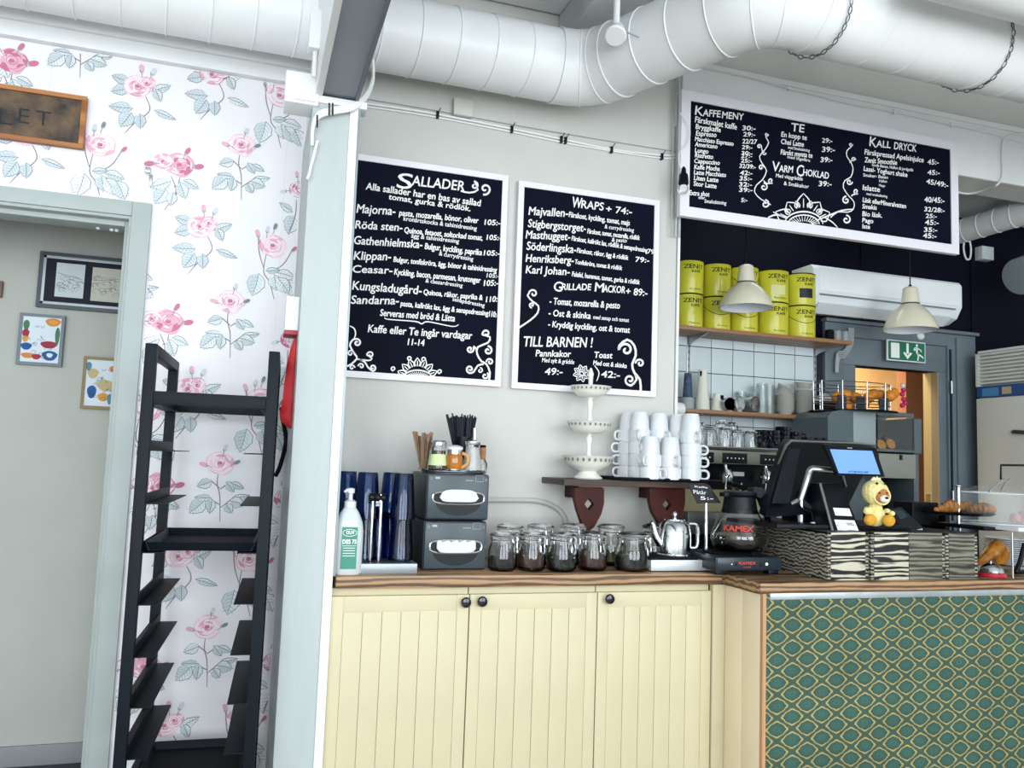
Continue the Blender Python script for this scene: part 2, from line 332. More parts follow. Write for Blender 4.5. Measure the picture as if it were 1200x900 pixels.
# ================================================================== rose wallpaper print (flat, on the papered wall)
PK = [M('print_pale_leaf', '#e0e7ea', .8), M('print_leaf', '#cbd5da', .8), M('print_line', '#7d8b94', .8), M('print_pale_pink', '#f3dfe6', .8), M('print_pink', '#e2b0c1', .8), M('print_rose', '#c77590', .8), M('print_stem', '#8f7f8a', .8), M('print_blush', '#f7e6ec', .8)]
class Print:
    def __init__(s, cx, cz, y, sc, seed): s.b = B(); s.cx, s.cz, s.y, s.s = cx, cz, y, sc; s.lay = 0; s.r = random.Random(seed)
    def P(s, x, z): return (s.cx+x*s.s, s.y-.0004-.000015*s.lay, s.cz+z*s.s)
    def fill(s, pts, mi): s.lay += 1; s.b.mi = mi; s.b.poly([s.P(*p) for p in pts])
    def line(s, pts, w, mi): s.lay += 1; s.b.mi = mi; s.b.strip([s.P(*p) for p in pts], [w*s.s*(.5+.5*math.sin(PI*(i+.6)/(len(pts)))) for i in range(len(pts))])
    def leaf(s, x, z, ang, L, W, dark=False):
        ca, sa = math.cos(ang), math.sin(ang); T = lambda u, v: (x+u*ca-v*sa, z+u*sa+v*ca); N = 8
        up = [T(L*i/N, W*math.sin(PI*(i/N)**.8)*(1+.06*(-1)**i)) for i in range(N+1)]; dn = [T(L*i/N, -W*math.sin(PI*(i/N)**.8)*(1+.06*(-1)**i)) for i in range(N, 0, -1)]
        s.fill(up+dn[1:], 0 if not dark else 1)
        if s.r.random() < .8: s.fill([T(0, 0)]+dn[::-1][:-1]+[T(L, 0)], 1)
        s.line(up, .014, 2); s.line(dn, .008, 2); s.line([T(0, 0), T(L*.5, W*.08), T(L*.95, 0)], .012, 2)
        for k in (1, 2, 3, 4, 5):
            s.line([T(L*k/6.5, 0), T(L*(k+.9)/6.5, W*.62)], .006, 2); s.line([T(L*k/6.5, 0), T(L*(k+.9)/6.5, -W*.62)], .006, 2)
    def rose(s, x, z, r, dark=False):
        R = s.r; n = 11
        s.fill([(x+r*(1+.08*math.sin(5*a+1))*math.cos(a), z+r*.88*(1+.1*math.sin(4*a))*math.sin(a)) for a in [2*PI*k/26 for k in range(26)]], 4 if dark else 3)
        for ring, (rr, cnt) in enumerate(((.82, 7), (.56, 6), (.32, 4))):
            for k in range(cnt):
                a0 = 2*PI*k/cnt+ring*.6+R.uniform(-.35, .35); sp = R.uniform(.8, 1.35)*PI/cnt; jx, jz = R.uniform(-.09, .09)*r, R.uniform(-.09, .09)*r; N = 6
                o = [(x+jx+r*rr*1.16*math.cos(a0-sp+2*sp*i/N), z+jz+r*rr*1.0*math.sin(a0-sp+2*sp*i/N)) for i in range(N+1)]
                i_ = [(x+jx+r*rr*(1.12-.36*math.sin(PI*i/N))*math.cos(a0-sp+2*sp*i/N), z+jz+r*rr*(.95-.34*math.sin(PI*i/N))*math.sin(a0-sp+2*sp*i/N)) for i in range(N, -1, -1)]
                s.fill(o+i_[1:-1], R.choice([7, 3, 4] if not dark else [3, 4, 5]))
                s.line(o, .010, 5 if (dark or R.random() < .3) else 4)
        s.fill([(x+r*.16*math.cos(a), z+r*.14*math.sin(a)) for a in [2*PI*k/10 for k in range(10)]], 5)
        for k in range(3): s.line([(x+r*(.12+.07*k)*math.cos(a), z+r*(.12+.07*k)*math.sin(a)) for a in [k*2+.5*q for q in range(6)]], .014, 5)
    def bud(s, x, z, ang, r, mi=5):
        s.line([(x-.07*math.cos(ang), z-.07*math.sin(ang)-.02), (x, z)], .012, 6); r *= .8
        s.leaf(x, z, ang, r*1.2, r*.3); ca, sa = math.cos(ang), math.sin(ang)
        s.fill([(x+r*(1+ .7*math.cos(a))*ca-r*.42*math.sin(a)*sa, z+r*(1+.7*math.cos(a))*sa+r*.42*math.sin(a)*ca) for a in [2*PI*k/12 for k in range(12)]], mi)
    def stem(s, *p): s.line([tuple(q)[:2] for q in spline([(a, b, 0) for a, b in p], 5)], .02, 6)
def motif(kind, x, y, seed, k=1.0):
    p = at(x, y, Y=YW); P = Print(p.x, p.z, YW, .215*k, seed)
    if kind == 'A':
        P.stem((-.02, -.1), (-.03, -.32), (.03, -.55), (.06, -1.0)); P.stem((.02, -.4), (-.16, -.25)); P.stem((.02, -.42), (.2, -.28)); P.stem((.05, -.75), (.28, -.55)); P.stem((.05, -.7), (-.1, -.62))
        for q in ((-.12,-.28,3.5,.27,.09),(.12,-.28,-.9,.24,.07),(.2,-.3,-.4,.26,.06),(-.1,-.58,3.1,.3,.06),(-.22,-.62,3.9,.34,.13),(-.1,-.6,4.6,.26,.08),(.22,-.6,.25,.34,.06),(.2,-.62,-.25,.28,.1),(.14,-.68,-.95,.2,.08)): P.leaf(*q)
        P.rose(0, .05, .24); P.bud(-.2, .0, 2.9, .12, 4); P.bud(.22, .04, .5, .1, 2); P.bud(.05, .26, 1.3, .1, 1)
    elif kind == 'B':
        P.stem((-.1, -.1), (-.14, -.5), (-.02, -.7), (.08, -1.02)); P.stem((-.05, -.52), (.2, -.34), (.34, -.06))
        P.stem((-.14,-.45), (-.24, -.15), (-.28, .2))
        for q in ((-.22,-.55,4.5,.45,.16),(.05,-.55,4.9,.3,.12),(.1,-.5,-.2,.34,.1),(.12,-.6,-.9,.36,.13),(.3,-.62,-1.1,.36,.14),(-.1,-.5,.2,.26,.06)): P.leaf(*q)
        P.rose(0, .0, .25); P.bud(.34, -.08, .9, .1); P.bud(-.26, .12, 1.9, .12, 4); P.bud(-.12, .22, 1.5, .11, 1); P.bud(.0, .3, 1.3, .1, 2)
    elif kind == 'C':
        P.stem((-.05, -.2), (.05, -.5), (-.12, -.85)); P.stem((.1, -.2), (.05, -.6)); P.stem((0, -.4), (.25, -.3))
        for q in ((-.05,-.3,3.6,.38,.1),(-.12,-.46,4.2,.34,.13),(.0,-.5,4.6,.26,.09),(.1,-.3,-1.2,.32,.11),(.16,-.26,-.4,.3,.08)): P.leaf(*q)
        P.rose(.08, .02, .25, True); P.rose(-.2, .05, .17); P.bud(-.32, 0, 3.4, .15); P.bud(.3, 0, .3, .15); P.bud(.16, .22, 1.1, .12)
    elif kind == 'D':
        P.stem((.05, -.1), (.18, -.4), (-.05, -.68), (-.2, -.9)); P.stem((.1, -.1), (.3, .05), (.5, .12))
        for q in ((-.2,.06,2.9,.3,.09,1),(-.2,-.06,3.5,.3,.1,1),(-.1,-.42,3.2,.4,.1,1),(-.12,-.5,4.2,.34,.13,1),(.02,-.5,4.8,.28,.1,1),(.2,-.05,.5,.34,.08,0),(.25,-.4,-.3,.4,.06,0),(.24,.0,-1.1,.25,.08,0)): P.leaf(*q[:5], dark=bool(q[5]))
        P.rose(-.05, 0, .23); P.rose(.1, .08, .15); P.bud(0, .26, 1.7, .12, 4); P.bud(.16, .24, 1.2, .12, 1)
    elif kind == 'E':
        P.stem((0, -.2), (.0, -.5), (-.1, -.9))
        for q in ((-.05,-.45,2.6,.3,.07),(.0,-.5,4.4,.4,.15),(.05,-.3,.1,.2,.06)): P.leaf(*q)
        P.rose(.04, 0, .2, True); P.bud(-.18, -.05, 3.5, .1, 1); P.bud(.0, .22, 1.8, .1, 4)
    bm = P.b.bm; kill = [f for f in bm.faces if any(v.co.z > 2.884 or v.co.x > .142 or (v.co.x < -.407 and v.co.z < 2.318) for v in f.verts)]
    bmesh.ops.delete(bm, geom=kill, context='FACES')
    if len(bm.faces): part('rose_print', P.b, PK, PAPERWALL)
for i, (k, x, y) in enumerate((('A',283,173),('A',270,356),('A',258,546),('A',243,738),('A',95,28),('B',118,170),('B',320,288),('B',306,468),('B',328,112),('B',292,655),('B',283,842),('C',205,194),('C',192,378),('C',181,570),('C',163,783),('C',8,72),
        ('D',165,102),('D',238,266),('D',224,456),('D',213,652),('D',197,850),('D',252,88),('D',32,158),('E',348,222),('E',338,398),('E',331,584),('E',319,776),('A',150,300),('B',172,480),('B',-20,25),('D',-40,120))): motif(k, x, y, 100+i)
# paper seams
t = B()
for xs in (at(228, 200, Y=YW).x, at(228, 200, Y=YW).x-.53, at(328, 300, Y=YW).x): t.box(xs-.0008, xs+.0008, YW-.0006, YW, 2.32 if xs < -.4 else .1, 2.884)
part('paper_seam', t, M('seam', '#dcdcdf', .8), PAPERWALL)

# ================================================================== menu boards
def swirl(c, r, turns, a0, d=1, n=26, rin=.12):
    return [(c[0]+r*(rin+(1-rin)*(1-t))*math.cos(a0+d*2*PI*turns*t), c[1]+r*(rin+(1-rin)*(1-t))*math.sin(a0+d*2*PI*turns*t)) for t in [i/n for i in range(n+1)]]
def board(name, label, corners, Y, fw, th=.02):
    "corners: outer px corners TL,TR,BR,BL"
    P = [at(x, y, Y=Y) for x, y in corners]; x0 = (P[0].x+P[3].x)/2; x1 = (P[1].x+P[2].x)/2; z1 = (P[0].z+P[1].z)/2; z0 = (P[2].z+P[3].z)/2
    t = thing(name, label, 'menu board', ((x0+x1)/2, Y, z0)); o = Vector(t.location)
    def loc(b): b.M = Matrix.Translation(-o); return b
    part('board_panel', loc(B()).box(x0+fw*.5, x1-fw*.5, Y+.006, Y+th, z0+fw*.5, z1-fw*.5), NBOARD, t)
    for a in ([(x0,z0),(x1,z0),(x1-fw,z0+fw),(x0+fw,z0+fw)], [(x0,z1),(x1,z1),(x1-fw,z1-fw),(x0+fw,z1-fw)], [(x0,z0),(x0,z1),(x0+fw,z1-fw),(x0+fw,z0+fw)], [(x1,z0),(x1,z1),(x1-fw,z1-fw),(x1-fw,z0+fw)]):
        b = loc(B()); b.slab([(u, Y, v) for u, v in a], (0, th, 0)); part('frame_rail', b, BFRAME, t)
    lt, orn = loc(B()), loc(B()); yy = Y+.0052
    def wr(ox, oy, s, rows):
        for r in rows:
            a = at(ox+r[1]/s, oy+r[2]/s, Y=yy); c = at(ox+r[3]/s, oy+r[4]/s, Y=yy); h = r[5]/s*mpp(a)
            text(lt, r[0], a, c, h, bold=.03 if h < .02 else .045, slant=.10)
    def st(ox, oy, s, pts, w, smooth=True):
        Q = [at(ox+x/s, oy+y/s, Y=yy) for x, y in pts]; 
        if smooth: Q = spline(Q, 4)
        ww = w/s*mpp(Q[0]); L = len(Q); orn.strip(Q, [ww*(.55+.45*math.sin(PI*min(1, (i+1)/L*1.0))) for i in range(L)])
    def sw(ox, oy, s, c, r, turns, a0, dr, w, tail=None, rin=.12):
        pts = swirl(c, r, turns, a0, dr, rin=rin)[::-1]
        if tail: pts = pts+tail
        Q = spline([at(ox+x/s, oy+y/s, Y=yy) for x, y in pts], 2); orn.strip(Q, w/s*mpp(Q[0]))
    def petal(ox, oy, s, c, ang, r0, r1, wd, w):
        ca, sa = math.cos(ang), -math.sin(ang); T = lambda u, v: (c[0]+u*ca-v*sa, c[1]+u*sa+v*ca)
        st(ox, oy, s, [T(r0, -wd*.6), T((r0+r1)/2*.97, -wd), T(r1, 0)], w); st(ox, oy, s, [T(r0, wd*.6), T((r0+r1)/2*.97, wd), T(r1, 0)], w)
        st(ox, oy, s, [T(r0, 0), T(r0+(r1-r0)*.65, 0)], w*.8)
    def done():
        part('lettering', lt, CHALK, t, 'white hand-painted lettering')['kind'] = 'stuff'; part('ornament', orn, CHALK, t, 'white painted scrolls and flower')['kind'] = 'stuff'
    return t, wr, st, sw, petal, done
# --- salads
t, wr, st, sw, petal, done = board('menu_board', 'navy salad menu board headed SALLADER hanging beside the white column', ((411.5,176),(597.5,208.6),(585,455),(397.5,439)), YW-.03, .026)
wr(400, 180, 6, [("S",385,240,492,250,115),("ALLADER",492,222,862,262,75),("Alla sallader har en bas av sallad",170,250,975,370,52),("tomat, gurka & rödlök.",330,320,905,405,42),
 ("Majorna-",105,415,375,432,66),("pasta, mozarella, bönor, oliver",405,435,960,490,45),("105:-",1005,500,1115,505,40),("kronärtskocka & tahinidressing",435,470,950,540,33),
 ("Röda sten-",95,525,425,545,60),("Quinoa, fetaost, soltorkad tomat,",440,555,990,610,42),("105:-",1020,605,1120,610,38),("ägg & tahinidressing",490,590,825,630,32),
 ("Gathenhielmska-",85,635,565,665,62),("Bulgur, kyckling, paprika",585,670,985,715,45),("105:-",1000,715,1110,718,38),("& currydressing",685,715,925,755,32),
 ("Klippan-",85,745,345,750,62),("Bulgur, tonfiskröra, ägg, bönor & tahinidressing",365,760,1090,835,40),("105:-",1020,870,1105,875,32),
 ("Ceasar-",75,835,355,845,55),("Kyckling, bacon, parmesan, krutonger",370,850,975,910,45)])
wr(400, 320, 6, [("105:-",1000,90,1100,88,42),("& caesardressing",590,65,850,100,30),("Kungsladugård-",75,115,560,150,65),("Quinoa, räkor, paprika &",575,150,990,190,40),("110:-",1015,205,1110,200,42),("senapsdressing",780,195,1005,240,30),
 ("Sandarna-",65,215,400,220,62),("pasta, kallrökt lax, ägg & senapsdressing",415,230,1030,300,40),("110:-",1036,305,1096,312,42),("Serveras med bröd & Lätta",270,300,795,340,50),
 ("Kaffe eller Te ingår vardagar",185,415,915,465,58),("11-14",465,505,580,512,48)])
sw(400,180,6,(1010,248),42,1.2,PI*.6,-1,14); sw(400,180,6,(935,225),30,1.0,PI*1.5,1,12,[(960,255),(900,275),(840,262)])
st(400,320,6,[(305,312),(330,325),(520,340),(565,357),(610,342),(780,375),(825,362)],9)
z = (400,320,6)
sw(*z,(1020,425),28,1.0,PI*.9,1,13,[(1045,450),(1030,490),(960,520),(955,570),(985,620),(1020,640),(1045,700),(1035,770)]); sw(*z,(1030,545),32,1.2,-PI*.5,1,14); sw(*z,(905,535),26,1.2,0,1,13,[(930,515),(955,540)])
sw(*z,(1045,625),26,1.2,PI,1,12); sw(*z,(905,675),28,1.2,PI*.5,1,13,[(930,695),(960,650),(1000,640)]); sw(*z,(1010,722),26,1.1,-PI*.3,1,12); sw(*z,(975,685),20,1.1,-PI*.5,1,9)
sw(*z,(110,490),28,1.2,-PI*.6,1,13,[(80,470),(60,510),(95,570),(110,600),(70,640),(40,655)]); st(*z,[(60,372),(90,390),(100,430),(85,470)],10); sw(*z,(65,565),24,1.2,0,-1,10); sw(*z,(205,575),25,1.1,PI,1,11,[(215,600),(190,615),(110,605)])
sw(*z,(220,665),24,1.2,PI*.5,-1,12,[(185,660),(165,625),(120,605)]); sw(*z,(75,665),20,1.1,0,-1,10); sw(*z,(140,655),22,1.1,PI,1,11)
c = (535, 745)
st(*z,[(c[0]+105*math.cos(a), c[1]-62*math.sin(a)) for a in [PI*(.06+.88*k/10) for k in range(11)]],10)
for k in range(7): petal(*z, c, PI*(.12+.76*k/6), 90, 150, 20, 9)
for k in range(16): a = PI*(.08+.84*k/15); st(*z,[(c[0]+40*math.cos(a), c[1]-28*math.sin(a)),(c[0]+90*math.cos(a), c[1]-54*math.sin(a))],6,False)
for q in ((480,600),(580,605),(365,672),(692,692)): sw(*z, q, 15, 1, PI*.5, 1, 9, rin=.6)
done()
# --- wraps
t, wr, st, sw, petal, done = board('menu_board', 'navy wraps menu board headed WRAPS hanging at right of salad board', ((609.5,209.5),(774,237),(768,467),(598.5,453)), YW-.03, .026)
wr(590, 200, 6, [("W",478,255,545,265,80),("RAPS",545,262,700,280,60),("+ 74:-",718,290,900,310,50),("Majvallen-",175,310,450,325,62),("Färskost, kyckling, tomat, majs",458,325,885,385,40),("& currydressing",710,405,915,432,30),
 ("Stigbergstorget-",170,395,575,430,60),("Färskost, tomat, mozarella, rödlök",588,440,955,488,36),("& pesto",760,498,865,505,30),("Masthugget-",155,475,465,490,60),("Färskost, kallrökt lax, rödlök & senapsdressing",478,490,1010,575,36),("79",1012,580,1055,588,34),
 ("Söderlingska-",160,555,508,580,62),("Färskost, räkor, ägg & rödlök",515,575,875,628,36),("79:-",925,640,1022,648,38),("Henriksberg-",155,640,490,655,58),("Tonfiskröra, tomat & rödlök",500,655,832,700,34),
 ("Karl Johan-",155,720,462,735,58),("Falafel, hummus, tomat, gurka & rödlök",480,742,955,800,36),("G",350,845,408,850,72),("RILLADE",408,838,612,840,48),("M",640,848,700,855,68),("ACKOR",700,852,852,862,52),("+ 89:-",858,870,1008,882,52)])
z = (590,330,6)
wr(*z, [("- Tomat, mozarella & pesto",322,158,815,190,50),("- Ost & skinka",315,240,610,262,48),("med senap och tomat",630,262,880,285,30),("- Kryddig kyckling, ost & tomat",312,318,885,360,46),("TILL BARNEN !",135,455,620,462,75),
 ("Pannkakor",225,525,470,530,48),("Med sylt & grädde",270,565,495,580,32),("49:-",288,655,412,655,50),("Toast",635,535,762,540,45),("Med ost & skinka",630,585,865,608,34),("42:-",685,672,815,678,48)])
sw(*z,(210,85),32,1.1,PI,1,12,[(170,100),(205,140),(245,170),(240,220),(190,270),(108,325)]); sw(*z,(200,165),20,1.2,PI*.5,1,10)
sw(*z,(862,480),50,1.2,PI,1,17,[(815,450),(870,408),(920,450),(930,520),(905,580),(920,640),(960,690),(965,770)]); sw(*z,(960,575),32,1.2,PI,1,14); sw(*z,(890,690),40,1.2,PI*.4,1,15,[(935,690),(925,650)])
for k in range(8): petal(*z,(550,645),2*PI*k/8+.2,18,62,14,8)
sw(*z,(550,645),16,1,0,1,8,rin=.7); st(*z,[(640,590),(672,640),(655,700)],8)
done()
# --- coffee board
t, wr, st, sw, petal, done = board('menu_board', 'long navy coffee and drinks menu board headed KAFFEMENY hanging over the bar opening', ((799.5,104),(1123.5,167),(1123,296.5),(796.5,254)), YW-.08, .048, .03)
z = (790,90,6)
wr(*z, [("K",145,265,200,275,70),("AFFE",200,275,322,285,52),("MENY",335,290,485,305,52),("Färskmalet kaffe",145,318,438,372,45),("30:-",478,375,570,378,35),("Bryggkaffe",150,365,325,390,38),("29:-",485,418,568,420,32),("Espresso",152,412,295,425,38),("22/27",478,468,580,472,34),
 ("Macchiato Espresso",145,450,415,485,34),("29:-",475,508,548,510,30),("Americano",145,488,302,505,34),("30:-",472,550,548,552,30),("Lungo",145,530,238,540,34),("27:-",470,568,548,570,28),("Ristretto",145,565,272,578,34),("25:-",468,602,545,604,30),("Cappuccino",140,605,318,620,34),("32/39:-",458,640,572,648,32),
 ("Kaffe Mocha",140,648,318,662,34),("42:-",462,690,548,692,34),("Latte Macchiato",138,685,362,705,34),("35:-",458,728,545,730,32),("Liten Latte",138,725,308,742,36),("32:-",455,770,545,772,32),("Stor Latte",135,765,295,785,36),("39:-",455,808,548,810,32),
 ("Extra shot",105,830,245,842,36),("eller",170,858,215,862,24),("Smaksättning",212,885,365,900,28),("5:-",470,880,512,880,30),
 ("TE",820,380,912,392,62),("En kopp te",752,420,930,445,38),("29:-",1038,462,1110,465,34),("Chai Latte",750,470,910,492,38),("39:-",1038,528,1128,530,40),("med Smaksättning",800,505,952,528,22),("Färskt mynta te",748,545,970,570,38),("med Ingefära",795,572,955,598,22),("39:-",1028,600,1110,600,38),
 ("V",685,660,735,668,75),("ARM",735,668,832,675,52),("C",858,695,905,700,85),("HOKLAD",905,692,1085,718,50),("Med vispgrädde",715,705,902,730,28),("& Småkakor",770,760,945,785,28),("39:-",1015,768,1105,770,38)])
sw(*z,(650,405),14,1.1,0,1,8,[(645,425),(665,460),(640,510),(600,560),(620,610),(650,660),(620,725),(580,760),(565,810),(610,860),(680,900)]); sw(*z,(598,490),16,1.2,0,-1,9,[(615,500),(622,530)]); sw(*z,(632,535),15,1,0,1,8); sw(*z,(612,638),20,1.2,0,-1,10)
sw(*z,(630,775),28,1.2,-PI*.5,1,11); sw(*z,(680,730),20,1.2,PI*.3,1,10,[(650,750),(630,730)])
sw(*z,(640,895),30,1.2,-PI*.5,1,11)
z2 = (800,0,3); c = (425,790)
st(*z2,[(c[0]+68*math.cos(a), c[1]-46*math.sin(a)) for a in [PI*(.0+1.0*k/12)+.05 for k in range(12)]],6); st(*z2,[(c[0]+56*math.cos(a), c[1]-34*math.sin(a)) for a in [PI*(.0+1.0*k/12)+.05 for k in range(12)]],5)
for k in range(14): a = PI*(.06+.88*k/13); st(*z2,[(c[0]+30*math.cos(a), c[1]-12*math.sin(a)),(c[0]+54*math.cos(a), c[1]-32*math.sin(a))],3.2,False)
for k, (a, r) in enumerate(((.14,102),(.3,98),(.5,110),(.7,98),(.86,108))): petal(*z2, c, PI*a, 60, r, 22, 5)
for a in (.4,.6,.22,.78): petal(*z2, c, PI*a, 62, 88, 9, 4)
st(*z2,[(470,775),(520,755),(560,740),(600,735)],6); st(*z2,[(500,765),(525,780),(545,800)],5); st(*z2,[(300,765),(330,755),(365,768)],6); st(*z2,[(318,745),(345,758),(370,765)],5)
z = (960,130,6)
wr(*z, [("K",352,245,400,258,75),("ALL",400,252,500,262,52),("DRYCK",525,268,682,288,55),("Färskpressad Apelsinjuice",318,305,732,362,40),("45:-",760,375,838,378,38),("Zenit Smoothie",318,360,545,380,38),("45:-",760,448,845,450,36),("Goda Banan, Hallon & jordgubb",370,388,660,425,22),("Lassi- Yoghurt shake",312,420,618,465,36),
 ("45/49:-",752,510,905,540,38),("Smaker- Banan",308,460,482,478,24),("Hallon",420,500,475,505,20),("Mango",420,530,462,535,18),("Islatte",305,555,425,570,40),("med smaksättning",332,590,478,610,20),("40/45:-",738,640,878,648,40),("Läsk ellerMineralvatten",305,640,608,685,36),("32/28:-",738,705,880,715,34),("Smakis",302,685,402,695,34),("25:-",748,752,825,755,32),
 ("Bio läsk.",302,738,440,750,36),("45:-",742,800,838,802,38),("Pago",302,782,378,790,34),("35:-",735,850,828,852,34),("Iste",302,825,355,830,34),("45:-",728,892,822,896,36)])
sw(*z,(222,235),14,1.1,0,1,8,[(222,255),(195,280),(195,320),(225,365),(238,410),(222,465),(180,490),(170,540),(210,600),(245,640),(240,690),(200,712),(130,710),(80,750)]); sw(*z,(240,342),16,1.2,0,-1,9,[(225,350),(215,365)]); sw(*z,(212,498),22,1.2,0,1,10); sw(*z,(260,565),20,1.2,PI*.3,1,10,[(235,590),(228,600)])
sw(*z,(190,628),28,1.2,-PI*.5,-1,12); sw(*z,(190,765),32,1.2,-PI*.5,1,12)
done()
# --- brass-brown TOILET sign
P = [at(-70, 87, Y=YW-.02), at(104, 114.5, Y=YW-.02), at(97.5, 175, Y=YW-.02)]
sg = thing('door_sign', 'brown patinated sign in orange wood frame above the doorway', 'sign', (P[1].x, YW, P[2].z)); o = Vector(sg.location)
x0, x1, z0, z1 = P[0].x, P[1].x-.004, P[2].z, P[1].z
part('plate', B(Matrix.Translation(-o)).box(x0+.01, x1-.01, YW-.02, YW-.002, z0+.01, z1-.01), M('patina_brass', '#6b563f', .55, .1, var=1, sc_=14, col2='#1e1d26', bump=.1), sg)
WO = wood('orange_wood', '#8f5426', '#b57639', 'X', 3, 3)
for a in ((x0, x1, z0, z0+.017), (x0, x1, z1-.017, z1), (x0, x0+.017, z0+.017, z1-.017), (x1-.017, x1, z0+.017, z1-.017)): part('frame_rail', B(Matrix.Translation(-o)).box(a[0], a[1], YW-.03, YW-.002, a[2], a[3], .002), WO, sg)
b = B(Matrix.Translation(-o))
for ch, xa, xb, y0, y1 in (("L",-2,14,144.5,147),("E",21,34,143.5,145.5),("T",41,59,146,148.5),("I",-16,-13,142,142),("O",-38,-22,138.5,141),("T",-58,-43,135.5,138)):
    text(b, ch, at(xa, y0, Y=YW-.0215), at(xb, y1, Y=YW-.0215), .06, bold=-.012)
part('lettering', b, M('engraved_dark', '#15161c', .6), sg, 'dark engraved capitals')
# ================================================================== ventilation duct
DY, DZc, DR = 3.15, 3.055, .15
dt = thing('ventilation_duct', 'large white spiral ventilation duct bending towards viewer under the ceiling', 'duct', (0, DY, DZc))
O = Matrix.Translation((0, -DY, -DZc)); e1 = 1.24; C1 = Vector((1.30, DY, DZc)); C2 = Vector((1.66, 2.39, DZc)); E2 = Vector((1.50, 2.39, DZc)); dv = (C2-C1).normalized()
b = B(O); b.tube([(-3.3, DY, DZc), (e1-.10, DY, DZc)], DR, 40); part('duct_run', b, DUCT, dt)
path = bez((e1-.10, DY, DZc), (e1+.02, DY, DZc), C1-dv*(-.04), C1+dv*.17, 8)
path2 = bez(C2-dv*.17, C2-dv*.04, C2+Vector((.04, 0, 0)), C2+Vector((.17, 0, 0)), 8)
b = B(O); b.tube(path, DR+.004, 40); part('duct_elbow', b, DUCT, dt)
b = B(O); b.tube([path[-1], path2[0]], DR, 40); part('duct_run', b, DUCT, dt)
b = B(O); b.tube(path2, DR+.004, 40); part('duct_elbow', b, DUCT, dt)
RX = C2.x+.17
b = B(O); b.tube([(RX, E2.y, DZc), (RX+.10, E2.y, DZc), (RX+.13, E2.y, DZc), (6.4, E2.y, DZc)], [DR+.004, DR+.004, DR+.012, DR+.012], 40); part('duct_run', b, DUCT, dt)
TJ = at(1040, 0, Z=DZc+.1)
b = B(O); b.tube([(TJ.x, E2.y, DZc), (TJ.x, E2.y-.12, DZc+.14), (TJ.x, E2.y-.3, DZc+.40)], .11, 30); part('duct_branch', b, DUCT, dt)
def ring(c, tdir, r, R=.0035):
    t = Vector(tdir).normalized(); u = t.cross(Vector((0, 0, 1))).normalized(); v_ = t.cross(u)
    return B(O).tube([Vector(c)+(u*math.cos(a)+v_*math.sin(a))*r for a in [2*PI*k/40 for k in range(40)]], R, 6, closed=True)
x = -1.9
rme = None
while x < e1-.12:
    # slanted spiral seam
    part('seam', ring((x, DY, DZc), (1, .10, .0), DR+.001), DUCT, dt); x += .152
for k in (0, 3, 6, 8): part('seam', ring(path[k], path[min(k+1, 8)]-path[max(k-1, 0)], DR+.004, .003), DUCT, dt)
L = path2[0]-path[-1]; n = max(2, int(L.length/.152))
for k in range(1, n): part('seam', ring(path[-1]+L*k/n, L, DR+.001), DUCT, dt)
for k in (0, 3, 5, 8): part('seam', ring(path2[k], path2[min(k+1, 8)]-path2[max(k-1, 0)], DR+.004, .003), DUCT, dt)
for x in [RX+.25+.17*i for i in range(14)]: part('seam', ring((x, E2.y, DZc), (1, .12, 0), DR+.012, .0022), DUCT, dt)
b = B(O)
for c, a in ((path[0], 4.2), (path[0], 5.0), (path[-1], 4.3), (path[-1], 5.2), (path2[0], 4.5), (path2[-1], 4.2), (path2[-1], 4.9)):
    pass
for px, py in ((640,116),(653,118),(697,132),(683,50),(912,22),(945,33),(1040,62)):
    pass
KD = at(1124, 272, Y=4.19)
# second duct, upper right corner, and its small one in the kitchen
p = at(1200, 18, Y=2.0); d2_ = thing('ventilation_duct', 'second white duct crossing the extreme upper right corner', 'duct', (p.x, 2.0, p.z+.14))
part('duct_run', B().tube([(-.38, 0, 0), (2.6, 0, 0)], .14, 32), DUCT, d2_)
kdct = thing('kitchen_duct', 'slim white spiral duct running towards viewer at right of the drinks board', 'duct', KD)
part('duct_run', B().tube([(0, 0, 0), (0, -.57, 0)], .078, 28), DUCT, kdct)
for k in range(5):
    y = -.06-.12*k; part('seam', B().tube([(.079*math.cos(g), y+.02*math.cos(g), .079*math.sin(g)) for g in [2*PI*i/30 for i in range(30)]], .003, 6, closed=True), DUCT, kdct)
q = at(1212, 318, Y=3.8); fx = thing('flexible_duct', 'grey corrugated round duct end cut by the right edge', 'duct', q)
part('hose', B().lathe([(.11+.006*(i % 2), -.14+.014*i) for i in range(22)], 30), M('flex_grey', '#8e979b', .5, .3), fx, rot=(0, PI/2.6, 0))
# smoke detector / lamp stub on rib
q = at(722, 38, Y=2.75); sp = thing('spotlight', 'small white adjustable spotlight hanging above the duct bend', 'spotlight', q)
k = mpp(q)
part('stem', B().tube([(0, 0, 3.36-q.z+.1), (0, 0, 8*k)], 4*k, 12), TRIMW, sp); part('head', B().lathe([(9*k, 8*k), (11*k, 0), (13*k, -8*k), (11.5*k, -10*k)], 24), TRIMW, sp, rot=(-.5, .35, 0))
part('wire', B().tube([(8*k, -12*k, -4*k), (22*k, -16*k, -10*k)], .003, 6), M('wire_grey', '#9a9fa3', .5), sp)
part('joint', B().ball((0, 0, 10*k), 5*k, 10), TRIMW, sp)
